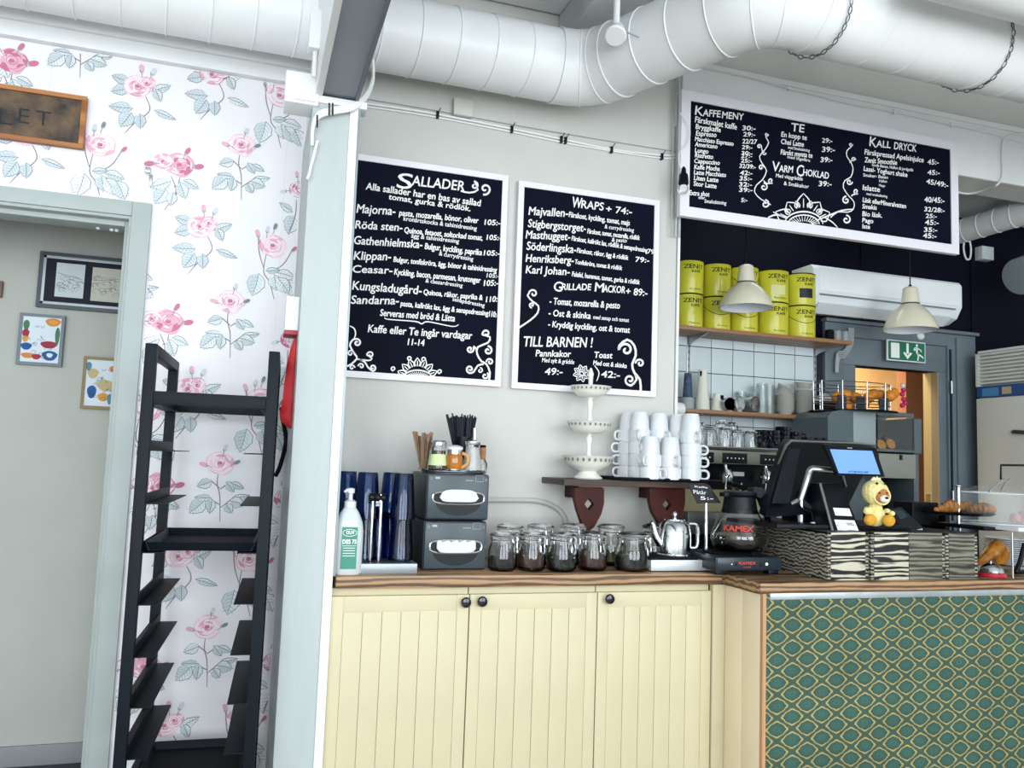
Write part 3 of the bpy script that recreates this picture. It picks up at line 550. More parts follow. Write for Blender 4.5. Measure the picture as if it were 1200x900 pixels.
# suspension chains round the duct
CHN = M('chain_steel', '#6d7175', .35, .9)
lk = B(); lk.tube([(.013*math.cos(a)*(1), 0, .007*math.sin(a)) for a in [2*PI*i/10 for i in range(10)]], .0022, 5, closed=True); lme = lk.mesh('link', CHN)
def chain(xc, label, slant):
    c = thing('suspension_chain', label, 'chain', (xc, E2.y, DZc)); R_ = DR+.012+.005; n = 38
    for i in range(n):
        a = 2*PI*i/n; pos = Vector((slant*math.cos(a+2.2)*R_*.5, R_*math.cos(a), R_*math.sin(a))); a2 = a+.01; nx = Vector((slant*math.cos(a2+2.2)*R_*.5, R_*math.cos(a2), R_*math.sin(a2)))-pos
        X_ = nx.normalized(); Y_ = pos.normalized() if i % 2 else X_.cross(pos.normalized()); Z_ = X_.cross(Y_).normalized(); Y_ = Z_.cross(X_)
        o = part('link', lme, None, c); mt = Matrix((X_, Y_, Z_)).transposed().to_4x4(); mt.translation = pos; o.matrix_local = mt
chain(at(975, 40, Y=E2.y-.1).x, 'steel chain looped around the duct left of the branch', .5)
chain(at(1163, 60, Y=E2.y-.1).x, 'steel chain looped around the duct near the right edge', .5)
# ================================================================== cables and boxes on the wall
CW = M('white_cable', '#eceeed', .4)
def wp(x, y, Y=YW-.008): return at(x, y, Y=Y)
c = thing('cable_run', 'white electric cables with black clips running under the duct along the wall', 'cable', wp(425, 122)); o = Vector(c.location)
for dz, r in ((0, .005), (-.014, .004)):
    b = B(Matrix.Translation(-o)); b.tube(spline([wp(428, 121)+Vector((0, 0, dz)), wp(470, 127)+Vector((0, 0, dz)), wp(513, 134)+Vector((0, 0, dz)), wp(600, 151)+Vector((0, 0, dz)), wp(658, 163)+Vector((0, 0, dz)), wp(717, 175)+Vector((0, 0, dz*.6)), wp(776, 182)+Vector((0, 0, dz)), wp(794, 181)+Vector((0, 0, dz))], 4), r, 8); part('cable', b, CW, c)
b = B(Matrix.Translation(-o)); b.tube(spline([wp(430, 116), wp(513, 130), wp(600, 146), wp(700, 163), wp(794, 178)], 4), .0016, 5); part('thin_wire', b, M('wire_grey', '#9a9fa3', .5), c)
for x, y in ((513,134),(600,151),(658,163),(663,164),(717,175),(776,183)):
    q = wp(x, y, YW-.016)-o; part('clip', B().box(q.x-.006, q.x+.006, q.y-.004, q.y+.014, q.z-.016, q.z+.014, .002).tube([(q.x+.003, q.y-.004, q.z+.01), (q.x+.008, q.y-.018, q.z+.024)], .002, 6), BLACK, c)
q = wp(542, 127.5); setp(part('junction_box', B().box(-.044, .044, -.03, 0, -.038, .038, .004), M('box_beige', '#cdccc4', .5), None, loc=(q.x, YW, q.z)), 'small beige square junction box above the cable run', 'junction box')
q = at(352, 106, Y=2.88); jb = thing('cable_box', 'white rectangular cable box at the top of the column', 'junction box', (q.x, 2.9, q.z))
part('box_body', B().box(-.052, .062, -.06, .06, -.062, .05, .005), TRIMW, jb); part('cover_slot', B().box(-.02, .05, -.0615, -.059, -.052, -.050), M('wire_grey', '#9a9fa3', .5), jb)
q = at(371, 38, Y=2.8); setp(part('switch_box', B().box(-.025, .025, -.03, .03, -.07, .07, .004).tube([(0, .0, -.07), (0, .0, -.16)], .008, 8), TRIMW, None, loc=q), 'narrow white switch box high beside the overhead beam', 'junction box')
c = thing('cable_bundle', 'white cable bundle wrapped around top of the column and beam end', 'cable', (.143, YC, 2.6)); o = Vector(c.location)
def cp(x, y, Y=YC-.02): return at(x, y, Y=Y)
for dd in (0, 1, 2):
    off = Vector((0, -.004*dd, -.010*dd)); b = B(Matrix.Translation(-o))
    b.tube(spline([cp(366, 165)+off, cp(367, 145)+off, cp(374, 132)+off, cp(390, 127)+off, cp(415, 122)+off, cp(430, 108, YC+.03)+off, cp(437, 90, YC+.1)+off, cp(437, 70, YC+.1)+off*.3], 5), .006, 8); part('cable', b, CW, c)
for x, y in ((385, 128), (371, 142), (389, 128)):
    q = cp(x, y)-o; part('cable_tie', B().tube([(q.x, q.y-.02, q.z+.014), (q.x+.002, q.y-.02, q.z-.03)], .003, 6), BLACK, c)
b = B(Matrix.Translation(-o)); b.tube([cp(372, 165), cp(362, 205), cp(360, 210)], .005, 8); part('cable', b, CW, c)
c = thing('lintel_cable', 'thin white cable clipped along the beam above the drinks board and down at right', 'cable', at(800, 73, Y=YW-.03)); o = Vector(c.location)
b = B(Matrix.Translation(-o)); b.tube(spline([at(800,74,Y=YW-.036), at(870,88,Y=YW-.036), at(925,103,Y=YW-.036), at(1000,122,Y=YW-.036), at(1048,131,Y=YW-.036), at(1115,146,Y=YW-.036), at(1165,157,Y=YW-.036), at(1200,168,Y=YW-.036)], 4), .0035, 6); part('cable', b, CW, c)
b = B(Matrix.Translation(-o)); b.tube(spline([at(1200,156,Y=YW-.034), at(1178,162,Y=YW-.034), at(1175,180,Y=YW-.034), at(1175,205,Y=YW-.034), at(1168,217,Y=YW-.025), at(1155,222,Z=2.996), at(1134,227,Z=2.996), at(1110,222,Z=2.996)], 4), .006, 8); part('cable', b, CW, c)
for x, y in ((925,103),(1048,131),(1115,146)): q = at(x, y, Y=YW-.036)-o; part('clip', B().box(q.x-.005, q.x+.005, q.y-.004, q.y+.006, q.z-.012, q.z+.012), TRIMW, c)
# cord and dark bulb holder at wall end
c = thing('corner_pipes', 'thin grey pipes and cords running down the wall end beside the drinks board', 'pipe', (XC-.02, YW-.03, 1.9)); o = Vector(c.location)
for dx, r in ((0, .006), (.02, .004), (-.022, .003)):
    part('pipe', B(Matrix.Translation(-o)).tube([(XC-.02+dx, YW-.03, 3.32), (XC-.02+dx, YW-.03, 2.45)], r, 8), GALV, c)
part('cord_loop', B(Matrix.Translation(-o)).tube(spline([at(797,132,Y=3.3), at(808,150,Y=3.3), at(806,168,Y=3.3), at(796,180,Y=3.3), at(797,196,Y=3.3)], 5), .003, 6), CW, c)
q = at(801, 210, Y=3.27); lh = thing('bare_bulb_lamp', 'black lamp socket with small clear bulb at left end of drinks board', 'lamp', q)
part('socket', B().lathe([(.003, .06), (.010, .05), (.012, .03), (.020, .02), (.024, -.02), (.018, -.03)], 18), BLACK, lh); part('bulb', B().ball((0, 0, -.048), .024, 12), GLASS, lh)
# conduit pipe on wall above jars
c = thing('conduit_pipe', 'grey wall pipe curving down behind the glass jars', 'pipe', wp(575, 585)); o = Vector(c.location)
part('pipe', B(Matrix.Translation(-o)).tube(spline([wp(560,586,YW-.02), wp(600,586,YW-.02), wp(630,587,YW-.02), wp(650,594,YW-.02), wp(661,606,YW-.02), wp(664,625,YW-.02), wp(664,660,YW-.02)], 5), .0105, 10), M('conduit_grey', '#bdc1bd', .5), c)
# ================================================================== door key bracket on wallpaper
q = at(174, 203, Y=YW); hk = thing('wall_hook', 'small white hook bracket on wallpaper above the doorway corner', 'hook', q)
part('bracket', B().box(-.012, .008, -.012, 0, .0, .02, .002).box(.004, .016, -.008, 0, -.05, -.005, .002), STEEL, hk); part('arm', B().tube([(-.01, -.01, .0), (.012, -.02, -.012)], .003, 6), CHROME, hk)
# ================================================================== red fabric and its white box
q = at(347, 380, Y=2.98); wb = thing('dispenser_box', 'narrow white box with red bottom edge on the column side', 'box', (.143, q.y, q.z))
part('box_body', B().box(-.045, 0, -.05, .05, -.03, .09, .004), TRIMW, wb); part('red_edge', B().box(-.046, 0, -.051, .051, -.045, -.03, .002), M('red_trim', '#a8333f', .5), wb, 'dark red lower edge')
R0 = at(345, 400, Y=2.98); kq = mpp(R0)
rf = thing('fire_blanket_bag', 'long bright red folded fabric hanging on hook beside the column', 'red bag', (R0.x, 2.98, R0.z))
prof = [((346,398),2),((345,408),5),((344,425),7.5),((342,450),8.5),((341,470),9),((339,485),10.5),((339,493),9.5),((342,502),4)]
b = B(Matrix.Translation(-Vector(rf.location)))
rows = []
for (px, py), hw in prof:
    cpt = at(px, py, Y=2.98); row = []
    for a in range(14):
        g = 2*PI*a/14; row.append(b.v(cpt+Vector((hw*kq*math.cos(g)*(1+.18*math.sin(3*g+py*.02)), .03*math.sin(g)+(.012 if a in (3, 4) else 0), 0))))
    rows.append(row)
for r0, r1 in zip(rows, rows[1:]):
    for a in range(14): b.f([r0[a], r0[(a+1) % 14], r1[(a+1) % 14], r1[a]])
b.f(rows[0][::-1]); b.f(rows[-1]); part('folded_cloth', b, M('red_fabric', '#c8202c', .55, var=.25, sc_=8, bump=.3), rf)
part('hanging_loop', B().tube([(.003, 0, -.01), (.006, 0, .02), (.012, 0, .03), (.03, 0, .03)], .0035, 8), M('red_trim', '#a8333f', .5), rf)
# ================================================================== passage pictures
def picture(label, c4, fw, fcol, inner, name='picture_frame', Y=YP-.002, depth=.025):
    P = [at(x, y, Y=Y-depth) for x, y in c4]; x0 = min(P[0].x, P[3].x); x1 = P[1].x; z1 = (P[0].z+P[1].z)/2; z0 = (P[2].z+P[3].z)/2
    t = thing(name, label, 'picture', ((x0+x1)/2, Y, z0)); o = Vector(t.location); yf = Y-depth
    for a in ([(x0,z0),(x1,z0),(x1-fw,z0+fw),(x0+fw,z0+fw)], [(x0,z1),(x1,z1),(x1-fw,z1-fw),(x0+fw,z1-fw)], [(x0,z0),(x0,z1),(x0+fw,z1-fw),(x0+fw,z0+fw)], [(x1,z0),(x1,z1),(x1-fw,z1-fw),(x1-fw,z0+fw)]):
        part('frame_rail', B(Matrix.Translation(-o)).slab([(u, yf, v) for u, v in a], (0, depth, 0)), fcol, t)
    inner(t, o, x0+fw, x1-fw, z0+fw, z1-fw, yf+.006); return t
INK = M('ink_drawing', '#4a5560', .7)
def scribble(b, x0, x1, z0, z1, y, seed, n=14):
    r = random.Random(seed)
    for i in range(n):
        cx, cz = r.uniform(x0+.1*(x1-x0), x1-.1*(x1-x0)), r.uniform(z0+.2*(z1-z0), z0+.7*(z1-z0)); s_ = (x1-x0)*.16
        b.strip([(min(max(cx+s_*math.cos(a)*r.uniform(.5, 1), x0), x1), y, min(max(cz+s_*.7*math.sin(a)*r.uniform(.5, 1), z0), z1)) for a in [k*.9 for k in range(6)]], .0012)
def two_drawings(t, o, x0, x1, z0, z1, y):
    T = Matrix.Translation(-o); w_ = .012
    inr = B(T)
    for a in ((x0, x1, z0, z0+w_), (x0, x1, z1-w_, z1), (x0, x0+w_, z0, z1), (x1-w_, x1, z0, z1)): inr.box(a[0], a[1], y-.004, y+.004, a[2], a[3], .001)
    part('inner_moulding', inr, M('silver_frame', '#b3bbc0', .4, .1), t, 'pale silver inner moulding')
    part('mat_board', B(T).box(x0, x1, y, y+.004, z0, z1), M('navy_mat', '#060d24', .7), t)
    for k, (pa, pb, colr) in enumerate((((67, 307.5), (97, 350), '#cfd8dc'), ((109, 313), (139, 355), '#c9cabd'))):
        a, c = at(*pa, Y=y-.001), at(*pb, Y=y-.001)
        dr_ = part('drawing', B(T).box(a.x, c.x, y-.0016, y, c.z, a.z), M('paper_%d' % k, colr, .8), t, 'small ink drawing on pale paper')
        b = B(T); scribble(b, a.x, c.x, c.z, a.z, y-.0022, 5+k, 22); b.strip([(a.x+.006, y-.0023, a.z-(a.z-c.z)*(.3+.1*k)), (c.x-.006, y-.0023, a.z-(a.z-c.z)*(.45-.15*k))], .0015); part('ink_lines', b, INK, dr_)
DF = M('dark_slate_frame', '#3b4750', .45)
picture('wide dark framed pair of ink drawings on navy mat beyond doorway', ((48,291.5),(168,308),(168,371),(41.5,357)), .016, DF, two_drawings)
CC = {k: M('crayon_'+k, v, .8) for k, v in dict(blue='#2f5f9e', red='#a83848', yellow='#e0a24a', green='#4f7f62', orange='#d98a4a', pale='#dfeaf2', tan='#c9b98a', teal='#5f8fa3').items()}
def blob(b, x, z, rx, rz, y): b.poly([(x+rx*math.cos(a)*(1+.12*math.sin(3*a)), y, z+rz*math.sin(a)) for a in [2*PI*k/14 for k in range(14)]])
def kids(seed, items):
    def f(t, o, x0, x1, z0, z1, y):
        T = Matrix.Translation(-o); part('painting', B(T).box(x0, x1, y, y+.004, z0, z1), CC['pale'], t); L = 0; W_, H_ = x1-x0, z1-z0
        b = B(T); ks = list(CC); mats = [CC[k] for k in ks]+[INK]; r = random.Random(seed)
        for col, u, v_, ru, rv in items:
            L += 1; b.mi = ks.index(col); blob(b, x0+u*W_, z0+v_*H_, ru*W_, rv*H_, y-.0004-L*.0001)
        b.mi = len(ks)
        for k in range(12): cx, cz = x0+r.uniform(.15, .8)*W_, z0+r.uniform(.1, .6)*H_; b.strip([(cx+.012*math.cos(a+k), y-.004, cz+.01*math.sin(a*1.3)) for a in (0, 1, 2, 3, 4)], .0013)
        for u in (.38, .52): b.strip([(x0+(u-.05)*W_, y-.004, z0+.80*H_), (x0+u*W_, y-.004, z0+.76*H_), (x0+(u+.05)*W_, y-.004, z0+.81*H_)], .0018)
        part('painted_shapes', b, mats, t)
    return f
picture('small silver framed colourful child drawing with orange sun beyond doorway', ((25.5,366.5),(76.5,370),(72.5,430),(18,426)), .013, M('silver_frame2', '#6d7880', .45), kids(3, [('orange',.78,.90,.2,.09),('yellow',.78,.90,.12,.05),('green',.1,.8,.08,.12),('red',.1,.62,.09,.1),('yellow',.1,.5,.08,.07),('blue',.14,.34,.14,.08),('red',.72,.4,.22,.08),('orange',.2,.14,.18,.06),('red',.42,.12,.12,.06),('blue',.76,.16,.2,.11),('pale',.76,.17,.08,.05),('green',.92,.6,.06,.2)]))
picture('gold framed pale child drawing lowest on the passage wall', ((98.5,417),(160,421.5),(158,482),(93.5,477.5)), .013, M('gold_frame', '#84703f', .45), kids(8, [('tan',.15,.7,.12,.11),('blue',.15,.3,.1,.14),('orange',.62,.82,.13,.08),('tan',.45,.45,.2,.12),('tan',.62,.4,.12,.1),('yellow',.4,.2,.12,.09),('teal',.55,.16,.06,.12),('teal',.05,.85,.06,.1)]))
picture('brown framed picture edge at the left border of the photo', ((-45,325),(2.8,329.5),(1.5,348),(-47,344)), .012, M('brown_frame', '#6d4a35', .4), kids(1, []))
# ================================================================== bakery rack (turned a few degrees)
zt = 1.70
fl, fr, bl, br = [at(x, y, Z=zt) for x, y in ((163, 402), (323, 411), (206, 424), (333, 433))]
rk = thing('bakery_rack', 'tall black steel bakery tray rack standing before the rose wallpaper', 'rack', (0, 0, 0))
xax = ((fr-fl)+(br-bl)).normalized(); yax = ((bl-fl)+(br-fr)); yax = (yax-xax*yax.dot(xax)).normalized()
cen = (fl+fr+bl+br)/4; cen.z = 0; Wr = ((fr-fl).length+(br-bl).length)/2; Dr = ((bl-fl).length+(br-fr).length)/2
rk.location = cen; rk.rotation_euler = (0, 0, math.atan2(xax.y, xax.x))
hw, hd, pt = Wr/2, Dr/2, .034
# front posts / back posts
for sx in (-1, 1):
    for sy in (-1, 1):
        x, y = sx*(hw-pt/2), sy*(hd-pt/2); part('post', B().box(x-pt/2, x+pt/2, y-pt/2, y+pt/2, .09, zt, .003), BLACKST, rk)
        part('caster', B().tube([(x-.012, y, .035), (x+.012, y, .035)], .035, 16).box(x-.018, x+.018, y-.018, y+.018, .06, .09), BLACK, rk)
    part('top_rail', B().box(sx*(hw-pt/2)-pt/2, sx*(hw-pt/2)+pt/2, -hd+pt, hd-pt, zt-.034, zt, .003), BLACKST, rk)
Yf = cen.y-hd
lev = [at(x, y, Y=Yf).z for x, y in ((176, 472), (170, 527), (164, 590), (159, 648), (153, 710), (148, 772), (143, 832), (139, 893), (134, 955))]
for i, z in enumerate(lev):
    for sx in (-1, 1):
        xo_ = sx*hw; xi = sx*(hw-.092 if i not in (0,) else hw-.05)
        b = B(); b.box(min(xo_-sx*.0, xi), max(xo_-sx*.0, xi), -hd+pt*.3, hd-pt*.3, z-.003, z, 0); b.box(min(xo_-sx*.034, xo_-sx*.030), max(xo_-sx*.034, xo_-sx*.030), -hd+pt, hd-pt, z, z+.03)
        part('tray_runner', b, BLACKST, rk)
for y in (-hd+.012, hd-.012): part('cross_bar', B().box(-hw+pt, hw-pt, y-.010, y+.010, lev[0]-.002, lev[0]+.038, .002), BLACKST, rk)
for y in (-hd+.012, hd-.012): part('cross_bar', B().box(-hw+pt, hw-pt, y-.010, y+.010, .10, .14, .002), BLACKST, rk)
def tray(z, label):
    t = thing('baking_tray', label, 'tray', (cen.x, cen.y, z), (0, 0, rk.rotation_euler[2])); b = B(); w2, d2, h = hw-pt-.004, hd-.03, .028
    b.box(-w2+.01, w2-.01, -d2+.01, d2-.01, .001, .004)
    part('tray_floor', b, MATTE, t)
    b = B()
    for s in (-1, 1):
        b.slab([(s*(w2-.012), -d2, .001), (s*w2, -d2, h), (s*(w2-.003), -d2, h), (s*(w2-.016), -d2, .004)], (0, 2*d2, 0)); b.slab([(-w2, s*(d2-.012), .001), (-w2, s*d2, h), (-w2, s*(d2-.003), h), (-w2, s*(d2-.016), .004)], (2*w2, 0, 0))
    part('tray_rim', b, BLACKST, t)
tray(lev[3]+.001, 'black baking tray on the middle level of the rack'); tray(lev[8]+.001, 'black baking tray near the bottom of the rack')
sx_ = hw; st_ = B(); st_.tube(spline([(hw+.01, hd-.02, 1.55), (hw+.02, hd-.03, 1.5), (hw+.035, hd-.06, 1.42), (hw+.02, hd-.04, 1.33), (hw+.005, hd-.02, 1.29)], 5), .008, 8); part('strap', st_, MATTE, rk)
# ================================================================== worktop, cabinets and bar
CY, BY, XB = 2.855, 2.60, 1.797           # counter front, bar front, left end of bar
wt = thing('worktop', 'oiled butcher block worktop running along the wall and turning onto the bar', 'worktop', (.305, CY, ZT))
o = -Vector(wt.location)
part('counter_slab', B(Matrix.Translation(o)).box(.312, XB+.1, CY, YW, ZT-.042, ZT, .006), WOODC, wt)
part('bar_slab', B(Matrix.Translation(o)).box(XB, 4.3, BY, CY-.0005, ZT-.038, ZT+.0006, .008), WOODC, wt)
part('bar_slab_rear', B(Matrix.Translation(o)).box(XB+.1005, 4.3, CY, 3.15, ZT-.038, ZT, .004), WOODC, wt)
def cx(px): return at(px, 700, Y=CY+.02).x
xs = [cx(387.5), cx(550.5), cx(700.3), cx(834)]
for i in range(3):
    a, c = xs[i]+.002, xs[i+1]-.002; kb = (a+c)/2
    nm = ('cream panelled base cabinet beside the white column', 'middle cream panelled base cabinet of the three', 'cream panelled base cabinet nearest the green bar front')[i]
    cb = thing('base_cabinet', nm, 'cabinet', (kb, CY+.02, .0), group='cream base cabinets'); W2 = (c-a)/2
    part('body', B().box(-W2, W2, .022, .48, .08, ZT-.045), CREAM, cb)
    dr_ = part('cabinet_door', B().box(-W2, W2, .006, .021, .10, .900, .001), CREAM, cb)
    fwl, top = .043, .055
    f = B(); f.box(-W2, -W2+fwl, 0, .008, .10, .900, .0015); f.box(W2-fwl, W2, 0, .008, .10, .900, .0015); f.box(-W2+fwl, W2-fwl, 0, .008, .900-top, .900, .0015); f.box(-W2+fwl, W2-fwl, 0, .008, .10, .15, .0015)
    part('door_rim', f, CREAM, dr_)
    n = 6; pw_ = (2*W2-2*fwl)/n
    pm = B().box(-pw_/2+.0006, pw_/2-.0006, 0, .007, 0, .9005-top-.1505, .0018).mesh('plank', CREAM)
    for k in range(n): part('plank', pm, None, dr_, loc=(-W2+fwl+(k+.5)*pw_, .0005, .1505))
    q = at((544.5, 563.5, 712)[i], (705, 704, 701)[i], Y=CY+.02); kx = q.x-kb
    kn = B(Matrix.Translation((kx, 0, q.z)) @ Matrix.Rotation(PI/2, 4, 'X')); kn.lathe([(.006, 0), (.006, .010), (.015, .014), (.019, .022), (.016, .029), (.007, .032), (.001, .032)], 24)
    part('knob', kn, M('black_knob', '#0d1020', .2, .2, coat=.6), dr_); part('knob_base', B(Matrix.Translation((kx, 0, q.z)) @ Matrix.Rotation(PI/2, 4, 'X')).lathe([(.011, -.001), (.011, .002), (.007, .004)], 16), STEEL, dr_)
fp = thing('corner_panelling', 'cream corner filler boards between cabinets and green bar front', 'panel', (XB, CY, 0)); o = -Vector(fp.location)
part('filler_board', B(Matrix.Translation(o)).box(xs[3]+.002, XB+.03, CY+.012, CY+.04, .0, ZT-.045, .002), CREAM, fp)
PC = M('pinkish_cream', '#efdfc0', .45, var=.04, sc_=4)
for k in range(2): part('side_board', B(Matrix.Translation(o)).box(XB+.022, XB+.04, BY+.03+k*.118, BY+.146+k*.118, .0, ZT-.045, .004), PC, fp)
part('pine_edge', B(Matrix.Translation(o)).box(XB+.021, XB+.036, BY+.014, BY+.030, 0, ZT-.04, .001), wood('pine_edge', '#a87a52', '#c99b70', 'Z', 3, 2), fp)
# damask bar front
dm = bpy.data.materials.new('green_damask'); dm.use_nodes = True; nt = dm.node_tree; bs = nt.nodes['Principled BSDF']; N = nt.nodes.new; L = nt.links.new
def mth(op, a, b=None, c=None):
    n = N('ShaderNodeMath'); n.operation = op
    for i, v in enumerate((a, b, c)):
        if v is None: continue
        if isinstance(v, (int, float)): n.inputs[i].default_value = v
        else: L(v, n.inputs[i])
    return n.outputs[0]
tc = N('ShaderNodeTexCoord'); sx = N('ShaderNodeSeparateXYZ'); L(tc.outputs['Object'], sx.inputs[0])
PXW, PZH = .129, .0815
U = mth('MULTIPLY', sx.outputs[0], 2*PI/PXW); V = mth('MULTIPLY', sx.outputs[2], 2*PI/PZH)
cu, cv = mth('COSINE', U), mth('COSINE', V)
g = mth('ABSOLUTE', mth('ADD', cu, cv))
# wavy outline
wob = mth('MULTIPLY', mth('MULTIPLY', mth('COSINE', mth('MULTIPLY', U, 3)), mth('COSINE', mth('MULTIPLY', V, 3))), .16)
nz = N('ShaderNodeTexNoise'); nz.inputs['Scale'].default_value = 260; nz.inputs['Detail'].default_value = 2; L(tc.outputs['Object'], nz.inputs['Vector'])
nzl = N('ShaderNodeTexNoise'); nzl.inputs['Scale'].default_value = 5; L(tc.outputs['Object'], nzl.inputs['Vector'])
g2 = mth('ADD', mth('ADD', g, wob), mth('MULTIPLY_ADD', nz.outputs[0], .3, -.15))
rp = N('ShaderNodeValToRGB'); L(mth('DIVIDE', g2, 2.2), rp.inputs[0]); e = rp.color_ramp.elements; rp.color_ramp.interpolation = 'LINEAR'
cols = [(0, '#35564c'), (.06, '#39594e'), (.10, '#4a5236'), (.17, '#4c5538'), (.20, '#b3a268'), (.36, '#ab9a5f'), (.385, '#22382d'), (.43, '#2c5046'), (.62, '#385f54'), (.70, '#2f5449'), (.80, '#3f665a'), (1, '#33584d')]
e[0].position = 0; e[0].color = lin(cols[0][1]); e[1].position = 1; e[1].color = lin(cols[-1][1])
for p_, c_ in cols[1:-1]: q = e.new(p_); q.color = lin(c_)
mxr = N('ShaderNodeMix'); mxr.data_type = 'RGBA'; mxr.blend_type = 'MULTIPLY'; mxr.inputs[0].default_value = .5; L(rp.outputs[0], mxr.inputs[6])
r2 = N('ShaderNodeValToRGB'); r2.color_ramp.elements[0].color = (.55, .6, .62, 1); r2.color_ramp.elements[0].position = .3; r2.color_ramp.elements[1].position = .65; L(nzl.outputs[0], r2.inputs[0]); L(r2.outputs[0], mxr.inputs[7])
L(mxr.outputs[2], bs.inputs['Base Color']); bs.inputs['Roughness'].default_value = .75; bs.inputs['Sheen Weight'].default_value = .5; bs.inputs['Sheen Roughness'].default_value = .35; bs.inputs['Sheen Tint'].default_value = (.55, .85, .75, 1)
bp = N('ShaderNodeBump'); bp.inputs['Strength'].default_value = .5; bp.inputs['Distance'].default_value = .002; L(g2, bp.inputs['Height']); L(bp.outputs[0], bs.inputs['Normal'])
bf = thing('bar_front', 'green and gold damask fabric covered bar front under the right worktop', 'bar', (XB+.02, BY+.015, 0))
part('damask_panel', B().box(.004, 2.4, 0, .03, 0, ZT-.04), dm, bf); part('zinc_strip', B().box(.03, 2.4, -.004, .002, ZT-.062, ZT-.039, .001), GALV, bf, 'pale worn metal strip')
part('panel_backing', B().box(.03, 2.4, .03, .25, 0, ZT-.045), MATTE, bf)
# kitchen-side counter behind
struct_k = thing('kitchen_counter', 'dark back counter carrying the coffee machine in the kitchen', 'counter', (2.6, 3.85, 0))
part('body', B().box(-.60, .9, -.1, .32, 0, .90), M('counter_dark', '#171c22', .6), struct_k); part('top', B().box(-.60, .9, -.12, .32, .90, .93, .004), STEEL, struct_k)
part('mdf_panel', B().box(-.58, .6, .29, .31, .93, 1.17), M('mdf_board', '#b8ac86', .6, var=.1, sc_=8), struct_k)

def spot(px, py, Y, z=None):
    p = at(px, py, Y=Y); return p if z is None else Vector((p.x, Y, z))
def onc(px, Y, z=ZT): # point on counter of depth Y at pixel column px (near py~665)
    p = at(px, 665, Y=Y); return Vector((p.x, Y, z))
# ---- sanitizer
k = mpp(onc(407, 2.92)); o = thing('sanitizer_bottle', 'white pump bottle with green label at left counter end', 'bottle', onc(406.5, 2.915)); 
def oval(b, prof, ry=.62, n=32):
    rings = []
    for r, z in prof: rings.append([b.v((r*math.copysign(abs(math.cos(a))**.75, math.cos(a)), r*ry*math.copysign(abs(math.sin(a))**.75, math.sin(a)), z)) for a in [2*PI*i/n for i in range(n)]])
    for a, c in zip(rings, rings[1:]):
        for i in range(n): b.f([a[i], a[(i+1) % n], c[(i+1) % n], c[i]])
    b.f(rings[0][::-1]); b.f(rings[-1]); return b
part('bottle_body', oval(B(), [(15*k, 0), (16.8*k, 2*k), (17*k, 50*k), (15.5*k, 60*k), (11*k, 71*k), (7*k, 77*k), (6*k, 79*k)]), M('milky_plastic', '#c9d0d2', .35, coat=.2), o)
part('collar', B().lathe([(7*k, 77*k), (7*k, 84*k), (4*k, 86*k)], 20), CHINA, o); part('pump_head', B().lathe([(2.5*k, 85*k), (2.5*k, 93*k), (4.5*k, 94*k), (4.5*k, 99*k), (2*k, 100*k)], 16).tube([(0, 0, 96.5*k), (-5*k, -2*k, 97*k), (-8*k, -3*k, 95*k)], [2.2*k, 2*k, 1.4*k], 8), CHINA, o)
GL = M('teal_label', '#3f8f7a', .5, var=.1, sc_=20)
lb = part('label', B().slab([(-9*k, -10.9*k, 7*k), (9*k, -10.9*k, 7*k), (9*k, -10.9*k, 55*k), (-9*k, -10.9*k, 55*k)], (0, .4*k, 0)), GL, o, 'teal label with white lettering')
b = B(); yl = -11.0*k
text(b, "DUV", (-4*k, yl, 47*k), (5*k, yl, 47*k), 4*k, bold=.04); text(b, "DES 75", (-8*k, yl, 36*k), (8*k, yl, 36*k), 5*k, bold=.05)
for z in (31, 28, 25, 22): b.strip([(-7*k, yl, z*k), (7*k, yl, z*k)], .7*k)
b.strip([(8*math.cos(a)*k, yl, (48.5+4*math.sin(a))*k) for a in [2*PI*i/20 for i in range(21)]], .5*k); b.strip([(-8*k, yl, 33.5*k), (8*k, yl, 33.5*k)], .5*k)
part('label_print', b, CHALK, lb)
# ---- drip tray with chrome milk thermos frame
k = mpp(onc(455, 2.93)); a, c = onc(423, 2.90), onc(490, 2.90)
o = thing('drip_tray', 'grey slotted drip tray under the blue tumblers', 'tray', onc(456, 2.90)); w2 = (c.x-a.x)/2
part('tray_body', B().box(-w2, w2, .0, .24, 0, 12*k, .003), M('tray_grey', '#8e9498', .35, .6), o)
b = B()
for i in range(16): b.box(-w2+.01+i*(2*w2-.02)/16, -w2+.006+(i+1)*(2*w2-.02)/16-.006, .012, .228, 12*k-.001, 12*k+.003)
part('grille', b, M('grille_black', '#1b2026', .4, .4), o)
TT = ZT+12*k+.003
